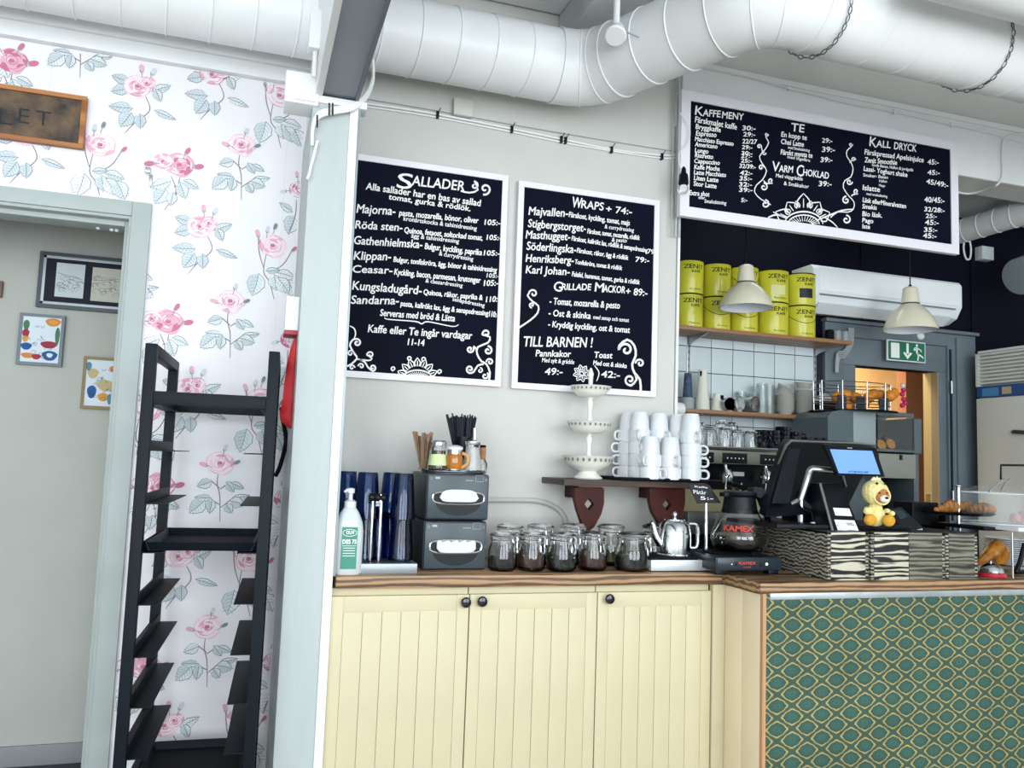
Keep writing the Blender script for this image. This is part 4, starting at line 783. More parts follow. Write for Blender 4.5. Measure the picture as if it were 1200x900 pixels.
# ---- tumblers (inverted)
th = 47*k
def tumbler(label, loc, s=1):
    t = thing('blue_tumbler', label, 'glass', loc, group='blue tumblers stacked upside down'); 
    b = B(); r0, r1, h = .046*s, .036*s, .165*s
    b.lathe([(r0, 0), (r0*.985, h*.25), (r0*.96, h*.28), (r1, h*.96), (r1*.93, h), (r1*.9, h), (r1*.9, h-.012), (r0*.90, h*.2), (r0*.94, 0)], 24, cap=False)
    b.lathe([(.001, h), (r1*.9, h)], 24, cap=False); b.lathe([(.001, h-.012), (r1*.9, h-.012)], 24, cap=False)
    part('tumbler_body', b, BLUEG, t); return t
TB_ = [((401,3.10),'leftmost stack'),((426,3.02),'stack behind the pump bottle'),((455,3.12),'rear stack beside napkin dispensers'),((468,3.00),'front stack beside napkin dispensers'),((441,3.08),'stack behind the chrome rods')]
first = None
for (px, Y), where in TB_:
    lv = 2
    for j_ in range(lv):
        p = onc(px, Y, TT+.178*j_*.72 if False else TT+.145*j_)
        if Y > 3.06 : p.z -= .0
        lab = 'blue glass tumbler, %s of the %s' % (('bottom', 'top')[j_], where)
        if px == 441 and j_ == 1: continue
        if first is None: first = tumbler(lab, p)
        else: copy(first, p, (0, 0, random.random()), lab)
# chrome rods
o = thing('milk_stand', 'chrome rod stand with black hinged top among the blue tumblers', 'stand', onc(437, 2.95, TT)); k2 = mpp(onc(437, 2.95))
for x in (-4, 6): part('rod', B().tube([(x*k2, 0, 0), (x*k2, 0, 72*k2)], 1.9*k2, 12), CHROME, o)
part('black_head', B().tube([(-8*k2, 0, 74*k2), (10*k2, 0, 74*k2)], 5*k2, 14).ball((1*k2, -3*k2, 74*k2), 5.5*k2, 10), BLACK, o); part('hinge', B().box(-1*k2, 5*k2, -6*k2, 2*k2, 64*k2, 78*k2, .002), CHROME, o)
# ---- napkin dispensers
DG = M('dispenser_black', '#252d33', .4); CL = M('dispenser_front', '#3b464d', .28, spec=.4)
def dispenser(label, px0, px1, z, h, Y, napkin_up):
    a, c = at(px0, 640, Y=Y), at(px1, 640, Y=Y); w2 = (c.x-a.x)/2
    t = thing('napkin_dispenser', label, 'napkin dispenser', ((a.x+c.x)/2, Y, z)); 
    part('housing', B().box(-w2, w2, .012, .30, 0, h, .012), DG, t)
    part('front_plate', B().box(-w2+.004, w2-.004, 0, .02, .006, h-.004, .008), CL, t)
    # opening: dark oval recess with chrome ends
    pts = [(.33*2*w2*math.copysign(abs(math.cos(q))**.5, math.cos(q))*1.22, h*.40+h*.13*math.copysign(abs(math.sin(q))**.6, math.sin(q))) for q in [2*PI*i/32 for i in range(32)]]
    part('slot_rim', B().tube([(x, -.003, z_+h*.08) for x, z_ in pts], .004, 8, closed=True), CHROME, t)
    part('dark_slot', B().slab([(x*.97, -.0025, z_+h*.08) for x, z_ in pts], (0, .003, 0)), M('slot_black', '#0c0f14', .6), t)
    part('scoop', B().slab([(.36*2*w2*math.cos(q), -.0012, h*.40+h*.30*math.sin(q)) for q in [-PI*i/20 for i in range(21)]], (0, .002, 0)), M('scoop_dark', '#0f151a', .4, spec=.3), t)
    npk = B(); n = 14; A_, Bz = .30*2*w2, h*.50
    up = [(A_*(i/n*2-1), Bz+(h*.16*math.sqrt(max(0, 1-(i/n*2-1)**4)) if not napkin_up else h*.10+.004*math.sin(i*2.1))) for i in range(n+1)]
    dn = [(A_*(1-i/n*2), Bz-h*.09*math.sqrt(max(0, 1-(1-i/n*2)**6))-(.0 if not napkin_up else .006)) for i in range(n+1)]
    npk.slab([(x, -.014, z_) for x, z_ in up+dn], (0, .012, 0)); npk.tube([(x, -.014, z_) for x, z_ in dn], .003, 6)
    part('napkin', npk, M('napkin_white', '#d8dcdd', .9, bump=.2, sc_=30), t, 'white paper napkin poking out')
    b = B(); 
    for sx in (-1, 1): b.strip([(sx*w2*.86+.004*math.cos(q), -.0008, h*.88+.004*math.sin(q)) for q in [2*PI*i/10 for i in range(11)]], .001)
    b.strip([(w2*.52+x, -.0008, h*.84+z_) for x, z_ in ((0, 0), (.03, 0), (.03, .022), (0, .022), (0, 0))], .0015); b.strip([(w2*.2, -.0008, h*.86), (w2*.45, -.0008, h*.86)], .002); b.strip([(-w2*.75, -.0008, h*.9), (-w2*.6, -.0008, h*.9)], .008)
    part('icons', b, M('icon_grey', '#a8b2b8', .6), t); return t
Yd = 2.98; z1_ = at(533, 610, Y=Yd).z; ztop = at(533, 555, Y=Yd).z
dispenser('lower black napkin dispenser standing on the worktop', 496, 571, ZT, z1_-ZT-.002, Yd, True)
dispenser('upper black napkin dispenser stacked on the other one', 497, 572, z1_, ztop-z1_, Yd, False)
# ---- condiment tray on top
ZD_ = ztop; TY = Yd+.10
def ond(px, Y=TY, z=None): p = at(px, 550, Y=Y); return Vector((p.x, Y, ZD_+.012 if z is None else z))
k = mpp(ond(530)); o = thing('condiment_tray', 'oval silver tray with beaded rim on top of the napkin dispensers', 'tray', ond(532, TY, ZD_)); 
b = B(); rx, ry = 39*k, 24*k
pts = [(rx*math.cos(a), ry*math.sin(a)) for a in [2*PI*i/48 for i in range(48)]]
b.slab([(x*.9, y*.9, 0) for x, y in pts], (0, 0, .006)); part('tray_floor', b, STEEL, o)
part('beaded_rim', B().tube([(x, y, .010+.0015*(i % 2)) for i, (x, y) in enumerate(pts)], .0045, 8, closed=True), CHROME, o); part('rim_slope', B().tube([(x*.95, y*.95, .006) for x, y in pts], .006, 6, closed=True), STEEL, o)
def sticks(name, label, px, Y, mat_, n, px_top0, px_top1, ytop, r, base_r, zb=None):
    p = ond(px, Y); t = thing(name, label, 'stirrers' if 'stir' in name else 'straws', p); kk = mpp(p); 
    for i in range(n):
        f_ = i/(n-1); top = at(px_top0+(px_top1-px_top0)*f_, ytop+random.uniform(-3, 3), Y=Y+random.uniform(-.02, .02))-p
        bx = base_r*(f_*2-1)*.8; part('stick' if 'stir' in name else 'straw', B().tube([(bx, random.uniform(-.5, .5)*base_r, .004), top], r, 6), mat_, t)
    return t
g = thing('stirrer_glass', 'clear glass holding the wooden stirrers', 'glass', ond(496, TY-.01)); part('glass_body', B().lathe([(.020, 0), (.032, .125), (.0305, .125), (.0185, .004)], 24), GLASS, g)
sticks('wooden_stirrers', 'brown wooden stirring sticks standing in clear glass', 496, TY-.01, M('stir_wood', '#8f6e52', .6), 11, 484, 507, 508, .0035, .014)
hb = thing('straw_holder', 'dark round holder behind the honey jug', 'holder', ond(542, TY+.07)); part('cup', B().lathe([(.028, 0), (.034, .13), (.031, .13), (.025, .006)], 20), BLACK, hb)
sticks('black_straws', 'fan of black drinking straws above the sugar shaker', 542, TY+.07, M('straw_black', '#0b0f22', .3), 26, 523, 558, 487, .0032, .020)
p = ond(513, TY-.05); k = mpp(p); o = thing('spice_shaker', 'glass shaker with steel lid and pale green label', 'shaker', p)
part('glass_body', B().lathe([(11*k, 0), (11.5*k, 3*k), (8.5*k, 18*k), (8*k, 26*k)], 24), GLASS, o); part('spice', B().lathe([(9.5*k, 1*k), (9.8*k, 4*k), (7*k, 17*k), (6.5*k, 22*k)], 20), M('spice_dark', '#6b6455', .8, var=.5, sc_=60), o)
part('paper_label', B().lathe([(11.4*k, 5*k), (9.3*k, 18*k)], 24, cap=False), M('pale_green_label', '#cfe0a8', .7), o); part('lid', B().lathe([(8.7*k, 26*k), (9*k, 27*k), (9*k, 32*k), (7.5*k, 34*k), (1*k, 34.5*k)], 24), CHROME, o)
p = ond(532, TY-.07); k = mpp(p); o = thing('honey_jug', 'amber glass jug with white lid and wooden handle', 'jug', p)
part('jug_body', B().lathe([(8*k, 0), (10*k, 4*k), (10*k, 15*k), (8*k, 20*k)], 24), M('amber_honey', '#b8741f', .15, coat=.6, var=.3, sc_=20), o); part('base_band', B().lathe([(8.6*k, -.0), (8.8*k, 3*k)], 24), CHROME, o); part('neck_band', B().lathe([(8.4*k, 19*k), (8.4*k, 24*k)], 24), CHROME, o)
part('lid', B().lathe([(9.6*k, 24*k), (9.8*k, 27*k), (6*k, 29*k), (1*k, 29.5*k)], 24), CHINA, o); part('handle', B().tube(spline([(8*k, -4*k, 20*k), (14*k, -6*k, 17*k), (14*k, -6*k, 8*k), (7*k, -4*k, 3*k)], 5), 2*k, 8), M('handle_wood', '#c79a63', .5), o)
p = ond(553, TY-.05); k = mpp(p); o = thing('sugar_shaker', 'glass sugar pourer with chrome spout lid', 'shaker', p)
part('glass_body', B().lathe([(12*k, 0), (12*k, 3*k), (9*k, 18*k), (8*k, 30*k)], 28), GLASS, o); part('sugar', B().lathe([(10.5*k, 1*k), (10.5*k, 4*k), (8*k, 18*k), (7.2*k, 27*k)], 24), M('sugar_white', '#e4e6e3', .9, var=.1, sc_=60), o)
part('lid', B().lathe([(8.6*k, 30*k), (9.2*k, 31*k), (9.2*k, 34*k), (4*k, 36.5*k)], 24), CHROME, o); part('spout', B().tube([(2*k, 0, 35*k), (1.5*k, 0, 50*k)], [2.3*k, 1.9*k], 12), CHROME, o)
p = ond(565, TY+.02); k = mpp(p); o = thing('cork_bottle', 'small glass bottle with cork behind the sugar pourer', 'bottle', p); part('glass_body', B().lathe([(6*k, 0), (6*k, 8*k), (3.5*k, 14*k)], 16), GLASS, o); part('cork', B().lathe([(3.6*k, 13*k), (4*k, 23*k), (3.6*k, 27*k)], 14), M('cork', '#b9825c', .8, var=.3, sc_=40), o); part('cap', B().lathe([(3.6*k, 27*k), (3.6*k, 30*k)], 14), MATTE, o)
# ---- clip jars
def jar(loc, label, r, h, content, fill=.5, rot=0):
    t = thing('clip_jar', label, 'jar', loc, (0, 0, rot), 'swing-top jars of loose tea along the worktop')
    part('glass_body', B().lathe([(r*.80, 0), (r*.97, h*.06), (r, h*.3), (r*.96, h*.52), (r*.82, h*.66), (r*.80, h*.76), (r*.86, h*.80), (r*.86, h*.83), (r*.74, h*.83), (r*.72, h*.7), (r*.88, h*.5), (r*.92, h*.3), (r*.9, h*.1), (r*.6, h*.035), (.002, h*.035)], 28), GLASS, t)
    part('tea', B().lathe([(r*.58, h*.045), (r*.86, h*.10), (r*.895, h*.30), (r*.87, h*fill), (r*.4, h*(fill+.03)), (.001, h*(fill+.02))], 20), content, t, None)
    part('glass_lid', B().lathe([(r*.86, h*.845), (r*.9, h*.86), (r*.88, h*.90), (r*.6, h*.95), (.002, h*.96)], 28), GLASS, t)
    part('rubber_ring', B().lathe([(r*.84, h*.828), (r*.9, h*.835), (r*.84, h*.846)], 24, cap=False), M('rubber_grey', '#b9bfc0', .6), t)
    part('wire_band', B().tube([(r*.83*math.cos(a), r*.83*math.sin(a), h*.77) for a in [2*PI*i/28 for i in range(28)]], .0022, 6, closed=True).tube([(r*.91*math.cos(a), r*.91*math.sin(a), h*.875) for a in [2*PI*i/28 for i in range(28)]], .0018, 6, closed=True), CHROME, t)
    cl = B(); x = 0
    cl.tube(spline([(-.012, -r*.86, h*.86), (-.016, -r*1.0, h*.80), (-.010, -r*1.03, h*.62), (-.010, -r*1.06, h*.46), (.010, -r*1.06, h*.46), (.010, -r*1.03, h*.62), (.016, -r*1.0, h*.80), (.012, -r*.86, h*.86)], 4), .0024, 6)
    cl.tube([(-.016, -r*.9, h*.77), (-.016, -r*1.0, h*.72), (.016, -r*1.0, h*.72), (.016, -r*.9, h*.77)], .002, 6)
    part('wire_clip', cl, CHROME, t); return t
TEA = [M('dark_tea', '#14191c', .9, var=.5, sc_=70, bump=.6), M('red_tea', '#4a2a22', .9, var=.5, sc_=70, bump=.6), M('green_tea', '#6c6f3a', .9, var=.5, sc_=70, bump=.6)]
JW = [(588,0,'dark tea','first front jar beside the dispensers',17.2,2.98),(622,1,'reddish tea','second front jar from the dispensers',17.2,2.98),(657.5,0,'dark tea','third front jar from the dispensers',17.8,2.96),(694,1,'reddish tea','fourth front jar from the dispensers',17.4,2.98),(740,0,'dark tea','front jar nearest the chrome teapot',21,2.955)]
JB = [(596,0,'dark tea','rear row behind the first front jar',18,3.14),(632,2,'green tea','rear row behind the second front jar',18,3.15),(670,0,'dark tea','rear row behind the third front jar',18,3.15),(715,2,'green tea','rear row between fourth and fifth front jars',18,3.13),(768,0,'dark tea','rear row behind the chrome teapot',19,3.12)]
for i, (px, ci, tn, wh, rp_, Y) in enumerate(JW+JB):
    p = onc(px, Y); k = mpp(p); jar(p, 'glass clip-top jar of %s, %s' % (tn, wh), rp_*k, (47 if Y < 3.05 else 50)*k, TEA[ci], .42 if ci else .34, random.uniform(.2, .9) if i not in (4,) else 1.2)
# ================================================================== wall shelf with cake stand and mugs
SY = 3.13; SZ = at(740, 563.5, Y=SY).z; sx0, sx1 = at(661, 565, Y=SY).x, at(829, 567, Y=SY).x
sh = thing('wall_shelf', 'dark brown wooden wall shelf on two carved brackets above the jars', 'shelf', ((sx0+sx1)/2, YW, SZ)); o = -Vector(sh.location)
part('shelf_board', B(Matrix.Translation(o)).box(sx0, sx1, SY, YW, SZ-.026, SZ, .005), wood('shelf_brown', '#24140e', '#4f2f20', 'X', 8, 4, .5), sh)
for pts in ([(674,571),(708,571),(708,590),(705,602),(697,617),(690,623),(683,615),(677,598),(674,585)], [(761,572),(803,572),(803,590),(800,604),(792,616),(783,622),(773,614),(765,600),(762,588)]):
    Yb = SY+.04; P = [at(x, y, Y=Yb) for x, y in pts]; cxx = (P[0].x+P[1].x)/2; zc = P[0].z-.068; dm_ = .026; dw = .022
    # bracket with a diamond hole: outer outline in 4 quads groups
    b = B(Matrix.Translation(o)); n = 4*6; outer = []
    def hit(a):
        # ray from centre to polygon
        best = None; d = Vector((math.cos(a), math.sin(a)))
        for i in range(len(P)):
            p, q = P[i], P[(i+1) % len(P)]; ex, ez = q.x-p.x, q.z-p.z; den = d.x*ez-d.y*ex
            if abs(den) < 1e-9: continue
            t_ = ((p.x-cxx)*ez-(p.z-zc)*ex)/den; u_ = ((p.x-cxx)*d.y-(p.z-zc)*d.x)/den
            if t_ > 0 and -1e-6 <= u_ <= 1+1e-6 and (best is None or t_ < best): best = t_
        return (cxx+d.x*best, zc+d.y*best)
    N_ = 48; ring_o = []; ring_i = []
    for i in range(N_):
        a = 2*PI*i/N_; ring_o.append(hit(a)); s_ = 1/(abs(math.cos(a))/dw+abs(math.sin(a))/dm_); ring_i.append((cxx+s_*math.cos(a), zc+s_*math.sin(a)))
    for i in range(N_):
        j_ = (i+1) % N_; q4 = [ring_o[i], ring_o[j_], ring_i[j_], ring_i[i]]
        F_ = [b.v((x, Yb, z)) for x, z in q4]; K_ = [b.v((x, Yb+.03, z)) for x, z in q4]; b.f(F_); b.f(K_[::-1]); b.f([F_[0], K_[0], K_[1], F_[1]]); b.f([F_[2], K_[2], K_[3], F_[3]])
    bmesh.ops.remove_doubles(b.bm, verts=b.bm.verts[:], dist=1e-5)
    br_ = part('bracket', b, REDW, sh); part('wall_leg', B(Matrix.Translation(o)).box(cxx-.02, cxx+.02, Yb+.03, YW, P[0].z-.05, P[0].z-.002), REDW, br_)
# three-tier stand
p = at(689, 562, Y=3.24); p.z = SZ; k = mpp(p)
cs = thing('tiered_stand', 'three-tier cream china serving stand with pierced rims on the wall shelf', 'cake stand', p)
part('foot', B().lathe([(16*k, 0), (17*k, 1.5*k), (13*k, 5*k), (10*k, 8*k), (12*k, 10*k)], 36), IVORY, cs)
def bowl(z, r, h):
    b = B(); n = 48; prof = [(.34, 0), (.60, .14), (.80, .50), (.90, .84), (1.0, 1.0)]
    b.lathe([(r*a, z+h*c) for a, c in prof]+[(r*.98, z+h*1.01), (r*.86, z+h*.84), (r*.76, z+h*.56), (r*.5, z+h*.22), (.002, z+h*.16)], n); bo = part('bowl', b, IVORY, cs)
    hb_ = B()
    for i in range(26):
        a = 2*PI*i/26; q = Vector((math.cos(a), math.sin(a), 0)); T = q.cross(Vector((0, 0, 1))); c = q*(r*.885)+Vector((0, 0, z+h*.76)); 
        Mt = Matrix.Translation(c) @ Matrix((T, q, Vector((0, 0, 1)))).transposed().to_4x4(); hb_.M = Mt
        hb_.poly([(r*.045*math.cos(g), .0025, h*.13*math.sin(g)) for g in [2*PI*w_/10 for w_ in range(10)]])
    part('pierced_rim', hb_, M('pierce_grey', '#77776c', .9), bo, 'small pierced openings round the rim')
bowl(9*k, 31.5*k, 18*k); bowl(53*k, 28*k, 14*k); bowl(96*k, 25*k, 13*k)
for z0, z1 in ((16, 54), (58, 97)):
    h = z1-z0; part('stem', B().lathe([(4*k, z0*k), (2.6*k, (z0+.15*h)*k), (3.6*k, (z0+.3*h)*k), (2.2*k, (z0+.45*h)*k), (3*k, (z0+.7*h)*k), (3.6*k, (z0+.85*h)*k), (2.4*k, (z0+.9*h)*k), (4.5*k, z1*k)], 18), IVORY, cs)
part('finial', B().lathe([(3.5*k, 98*k), (2.2*k, 104*k), (3*k, 120*k), (3.6*k, 124*k), (1*k, 131*k)], 18), IVORY, cs)
b = B()
bsk = thing('biscuit_crumbs', 'small heap of beige biscuits in the lowest bowl', 'biscuits', p+Vector((0, 0, 22*k)), group='biscuits')
for i in range(9):
    a = random.random()*6.28; rr = random.uniform(8, 15)*k; part('biscuit', B().lathe([(3.0*k, 0), (3.6*k, 1*k), (3*k, 2*k)], 10), M('biscuit', '#c59a6d', .8, var=.3, sc_=50), bsk, loc=(rr*math.cos(a), rr*math.sin(a), (.5+random.random()*2.5)*k), rot=(random.uniform(-.5, .5), random.uniform(-.5, .5), 0))
# tray under mugs
ta, tb_ = at(724, 562, Y=3.18).x, at(838, 565, Y=3.18).x
mt_ = thing('mug_tray', 'flat black serving tray under the stacked white mugs', 'tray', ((ta+tb_)/2, 3.265, SZ))
part('tray_floor', B().box((ta-tb_)/2, (tb_-ta)/2, -.13, .13, .0005, .008, .004), MATTE, mt_); b = B(); W2 = (tb_-ta)/2
part('tray_rim', B().tube([(-W2, -.13, .010), (W2, -.13, .010), (W2, .13, .010), (-W2, .13, .010)], .005, 8, closed=True), BLACK, mt_)
MZ = SZ+.009; km = mpp((1.75, 3.25, SZ)); bandh = 14.1*km; mh = bandh+20*km; mr = 12.2*km
first = None
def mug(loc, label, rot):
    global first
    if first is None:
        t = thing('white_mug', label, 'mug', loc, rot, 'white mugs stacked upside down on the black tray')
        b = B(); b.lathe([(mr, 0), (mr*1.0, bandh*.9), (mr*.97, bandh), (mr*.93, bandh*1.02), (mr*.86, bandh+10*km), (mr*.74, mh-1.5*km), (mr*.70, mh), (mr*.60, mh), (mr*.58, mh-.8*km), (.001, mh-.8*km)], 32, cap=False)
        b.lathe([(mr*.93, 0), (mr*.92, bandh*.9), (mr*.66, mh-3*km), (.001, mh-3*km)], 28, cap=False); part('mug_body', b, CHINA, t)
        fl_ = B()
        for i in range(32):
            a = 2*PI*i/32; fl_.tube([(mr*1.0*math.cos(a), mr*1.0*math.sin(a), 1*km), (mr*math.cos(a), mr*math.sin(a), bandh*.9)], .0011, 4)
        part('ribs', fl_, CHINA, t)
        part('handle', B().tube(spline([(mr*.96, 0, 2.2*km), (mr+5*km, 0, 1.8*km), (mr+8.5*km, 0, 4*km), (mr+8.5*km, 0, 9*km), (mr+5*km, 0, 11.6*km), (mr*.96, 0, 11.4*km)], 5), 1.45*km, 10), CHINA, t); first = t; return t
    return copy(first, loc, rot, label)
COLS = [(735.5,3.33,4,'left stack at the rear',[3.3,3.2,3.1,3.4]),(748.5,3.25,4,'tall left-hand front stack',[-1.8,-2.0,-1.9,-2.1]),(761.5,3.172,2,'short left-hand front stack',[-1.0,-2.4]),(771,3.252,4,'stack behind the two short ones',[-1.2,-1.5,-1.6,-1.4]),(785,3.172,2,'short right-hand front stack',[-2.6,-1.6]),(793.5,3.25,4,'stack left behind the tall right-hand one',[-1.4,-1.2,-1.3,-1.5]),(809,3.172,4,'tall right-hand front stack',[-.3,-.2,-.1,-1.6]),(757,3.34,4,'far rear stack on the left',[1,1,1,1]),(781,3.34,4,'far rear stack on the right',[1,1,1,1])]
ON = {4: ['lowest', 'second lowest', 'third from bottom', 'topmost'], 2: ['lower', 'upper']}
for px, Y, n, wh, rt in COLS:
    q = at(px, 555, Y=Y)
    for i in range(n): mug((q.x, Y, MZ+i*(bandh+.0006)), 'white ribbed mug, %s in the %s' % (ON[n][i], wh), (0, 0, rt[i]))
# ================================================================== scale, teapot, price sign, coffee pot
a, c = onc(763, 2.90), onc(834.5, 2.90); k = mpp(a); W2 = (c.x-a.x)/2
s_ = thing('kitchen_scale', 'flat silver kitchen scale under the chrome teapot', 'scale', ((a.x+c.x)/2, 2.90, ZT))
part('scale_body', B().box(-W2, W2, 0, .22, .004, 14*k, .004), M('scale_silver', '#c9cfd2', .35, .5), s_); part('weighing_plate', B().box(-W2-.004, W2*.55, .004, .21, 14*k, 16.5*k, .002), MATTE, s_); part('foot_strip', B().box(-W2+.01, W2-.01, .01, .20, 0, .004), BLACK, s_)
p = Vector((at(790, 650, Y=3.0).x, 3.0, ZT+16.6*k)); k = mpp(p)
tp = thing('teapot', 'chrome teapot with knobbed lid standing on the scale', 'teapot', p)
part('pot_body', B().lathe([(17*k, 0), (19*k, 2*k), (19.5*k, 22*k), (18*k, 34*k), (14*k, 39*k), (12*k, 40*k)], 36), CHROME, tp); part('lid', B().lathe([(12.5*k, 39.5*k), (12*k, 41.5*k), (6*k, 43*k), (2*k, 44*k)], 28), CHROME, tp)
part('lid_knob', B().ball((0, 0, 47*k), 3.3*k, 12), CHROME, tp); part('handle', B().tube(spline([(17*k, -3*k, 36*k), (26*k, -5*k, 35*k), (28*k, -5*k, 25*k), (27*k, -5*k, 10*k), (18.5*k, -3*k, 8*k)], 5), 2.2*k, 10), CHROME, tp)
part('spout', B().tube(spline([(-18*k, 0, 12*k), (-25*k, 0, 22*k), (-28*k, 0, 34*k), (-31*k, 0, 37*k)], 5), [5*k-.16*i*k for i in range(16)], 12), CHROME, tp); part('base_ring', B().lathe([(18*k, -.0), (20*k, .5*k), (19.5*k, 2*k)], 30), CHROME, tp)
# sign
Ys = 2.98; p = at(829, 650, Y=Ys); ps = thing('price_sign', 'slanted black card sign reading Påtår 5:- on a thin steel stick', 'sign', (p.x, Ys, ZT))
o = -Vector(ps.location); q = at(829, 588, Y=Ys)
part('stick', B(Matrix.Translation(o)).tube([(p.x+.002, Ys+.01, ZT), (q.x, Ys+.01, q.z)], 2.1*mpp(p), 10), CHROME, ps)
C4 = [at(806, 566.5, Y=Ys), at(831, 568, Y=Ys-.0), at(845, 589.5, Y=Ys), at(817, 590, Y=Ys)]
cd = part('card', B(Matrix.Translation(o)).slab(C4, (0, .003, 0)), M('card_black', '#0a0d1c', .5), ps)
b = B(Matrix.Translation(o)); yy = Ys-.001; text(b, "Kaffe", at(814, 571, Y=yy), at(829, 572.3, Y=yy), .007, bold=.03); text(b, "Påtår", at(813, 578.5, Y=yy), at(828, 579.5, Y=yy), .016, bold=.0, up=(-.25, 0, 1)); text(b, "5:-", at(821, 585.5, Y=yy), at(836, 586, Y=yy), .014, bold=.02, up=(-.25, 0, 1))
part('lettering', b, CHALK, cd)
# warmer
YWm = 2.80; a, c = onc(839, YWm), onc(916, YWm); k = mpp(a); W2 = (c.x-a.x)/2
wm = thing('coffee_warmer', 'black hotplate warmer with red lettering under the coffee pot', 'coffee warmer', ((a.x+c.x)/2, YWm, ZT))
part('warmer_body', B().box(-W2, W2, 0, .30, 5*k, 21*k, .006), M('warmer_black', '#1b242c', .35), wm)
part('front_panel', B().box(-W2+.004, W2-.004, -.003, .003, 6.5*k, 20*k, .002), M('warmer_panel', '#232e38', .25), wm)
for x in (-W2+.03, W2-.03):
    for y in (.03, .27): part('foot', B().box(x-.022, x+.022, y-.02, y+.02, 0, 6*k, .003), BLACK, wm)
part('hotplate', B().lathe([(.095, 21*k), (.098, 22.5*k), (.085, 23.5*k), (.001, 23.5*k)], 36, c=(-.01, .14, 0)), MATTE, wm)
RED = M('red_print', '#d04a3f', .6)
b = B(); text(b, "KAMEX", (-W2*.32, -.0035, 12.5*k), (W2*.18, -.0035, 12.5*k), 3.6*k, bold=.05); text(b, "CAFE", (-W2*.2, -.0035, 8.8*k), (W2*.04, -.0035, 8.8*k), 1.6*k); part('lettering', b, RED, wm)
for x, r, m_ in ((-.54, .9, CHALK), (.52, 1.7, M('amber_lamp', '#ffe9b8', .4, emit=2))): part('indicator', B(Matrix.Translation((x*W2, -.003, 13*k)) @ Matrix.Rotation(PI/2, 4, 'X')).lathe([(r*k, 0), (r*k*.8, r*k*.5), (.0002, r*k*.6)], 14), m_, wm)
for x in (-.42, .34): part('switch', B().box(x*W2-.003, x*W2+.003, -.005, 0, 11*k, 16*k, .001), BLACK, wm)
p = Vector((at(868, 640, Y=2.93).x, 2.94, ZT+23.8*mpp((2, 2.8, 1)))); k = mpp(p)
cp_ = thing('coffee_pot', 'glass coffee pot with black lid and angled black handle on the warmer', 'coffee pot', p)
part('glass_body', B().lathe([(24*k, 0), (30*k, 3*k), (34*k, 13*k), (33*k, 19*k), (27*k, 33*k), (20.5*k, 47*k), (19.5*k, 47*k), (26*k, 33*k), (32*k, 19*k), (33*k, 13*k), (29*k, 4*k), (.001, 2*k)], 40), GLASS, cp_)
part('coffee', B().lathe([(22*k, 2.4*k), (28.5*k, 4.5*k), (32.4*k, 13*k), (31.6*k, 18.5*k), (.001, 18.5*k)], 36), M('coffee_black', '#0b0503', .1), cp_)
part('lid_collar', B().lathe([(21*k, 43*k), (19.5*k, 52*k), (18*k, 62*k), (20*k, 65*k), (19*k, 68*k), (10*k, 69*k), (.001, 69*k)], 36).box(-24*k, -12*k, -6*k, 6*k, 62*k, 67*k, .003), BLACK, cp_)
part('handle', B().slab([(13*k, -8*k, 66*k), (14*k, -8*k, 73*k), (24*k, -9*k, 74*k), (30*k, -10*k, 68*k), (46*k, -12*k, 33*k), (44*k, -12*k, 29*k), (38*k, -12*k, 30*k), (25*k, -10*k, 60*k), (20*k, -9*k, 62*k)], (0, 13*k, 0)), BLACK, cp_)
def cyl(R, x0_, z0_):
    return lambda q: Vector((R(q.z)*math.sin((q.x-x0_)/R(q.z)-.66), -R(q.z)*math.cos((q.x-x0_)/R(q.z)-.66), q.z))
b = B(); text(b, "KAMEX", (-16*k, 0, 24*k), (18*k, 0, 24*k), 6.5*k, bold=.06, fn=cyl(lambda z: (33.6-6.4*((z/k)-19)/14)*k, 0, 0)); part('lettering', b, RED, cp_, 'red lettering on glass')
# ================================================================== charred wood crates carrying the till
zcr = at(1000, 623, Y=2.64).z; DWD = wood('charred_wood', '#14151a', '#a8a28e', 'X', 22, 7, .6, ramp=(.15, 1.1)); DW2 = wood('charred_wood_plain', '#2c2e2b', '#84816f', 'X', 16, 9, .6, ramp=(-.0, 1.15)); DTOP = wood('charred_top', '#111214', '#3c3a38', 'X', 4, 3)
DWV = wood('charred_wood_open', '#101116', '#c9c3ae', 'X', 14, 12, .6, ramp=(.35, .75))
def crate(label, px0, px1, Yf_, dep, panels):
    a, c = onc(px0, Yf_), onc(px1, Yf_); a = at(px0, 680, Y=Yf_); c = at(px1, 680, Y=Yf_)
    t = thing('wooden_crate', label, 'crate', ((a.x+c.x)/2, Yf_, ZT+.001), group='charred crates under the till'); W2 = (c.x-a.x)/2; H = zcr-ZT-.002
    for s in (-1, 1): part('side_board', B().box(min(s*W2, s*(W2-.014)), max(s*W2, s*(W2-.014)), .0, dep, 0, H, .002), DWD, t)
    xs_ = [-W2+.014+(2*W2-.028)*i/panels for i in range(panels+1)]
    for i in range(panels): part('front_board', B().box(xs_[i]+.001, xs_[i+1]-.001, -.001, .014, 0, H, .002), (DWD, DWV, DW2, DW2)[(i+int(px0)) % 3 if px0 < 1100 else 2], t)
    part('rear_board', B().box(-W2+.014, W2-.014, dep-.014, dep, 0, H), DW2, t); part('top_board', B().box(-W2, W2, 0, dep, H-.01, H, .001), DTOP, t)
    for s in (-1, 1):
        for f_ in (.2, .5, .8): part('nail', B(Matrix.Translation((s*(W2-.007), -.001, H*f_)) @ Matrix.Rotation(PI/2, 4, 'X')).lathe([(.0035, -.001), (.003, .001), (.0002, .0012)], 8), MATTE, t)
crate('charred wood crate at left under the till, side and knotty front visible', 970, 1018, 2.635, .46, 1)
crate('charred wood crate in the middle with two zebra-grained front boards', 1021, 1108, 2.635, .46, 2)
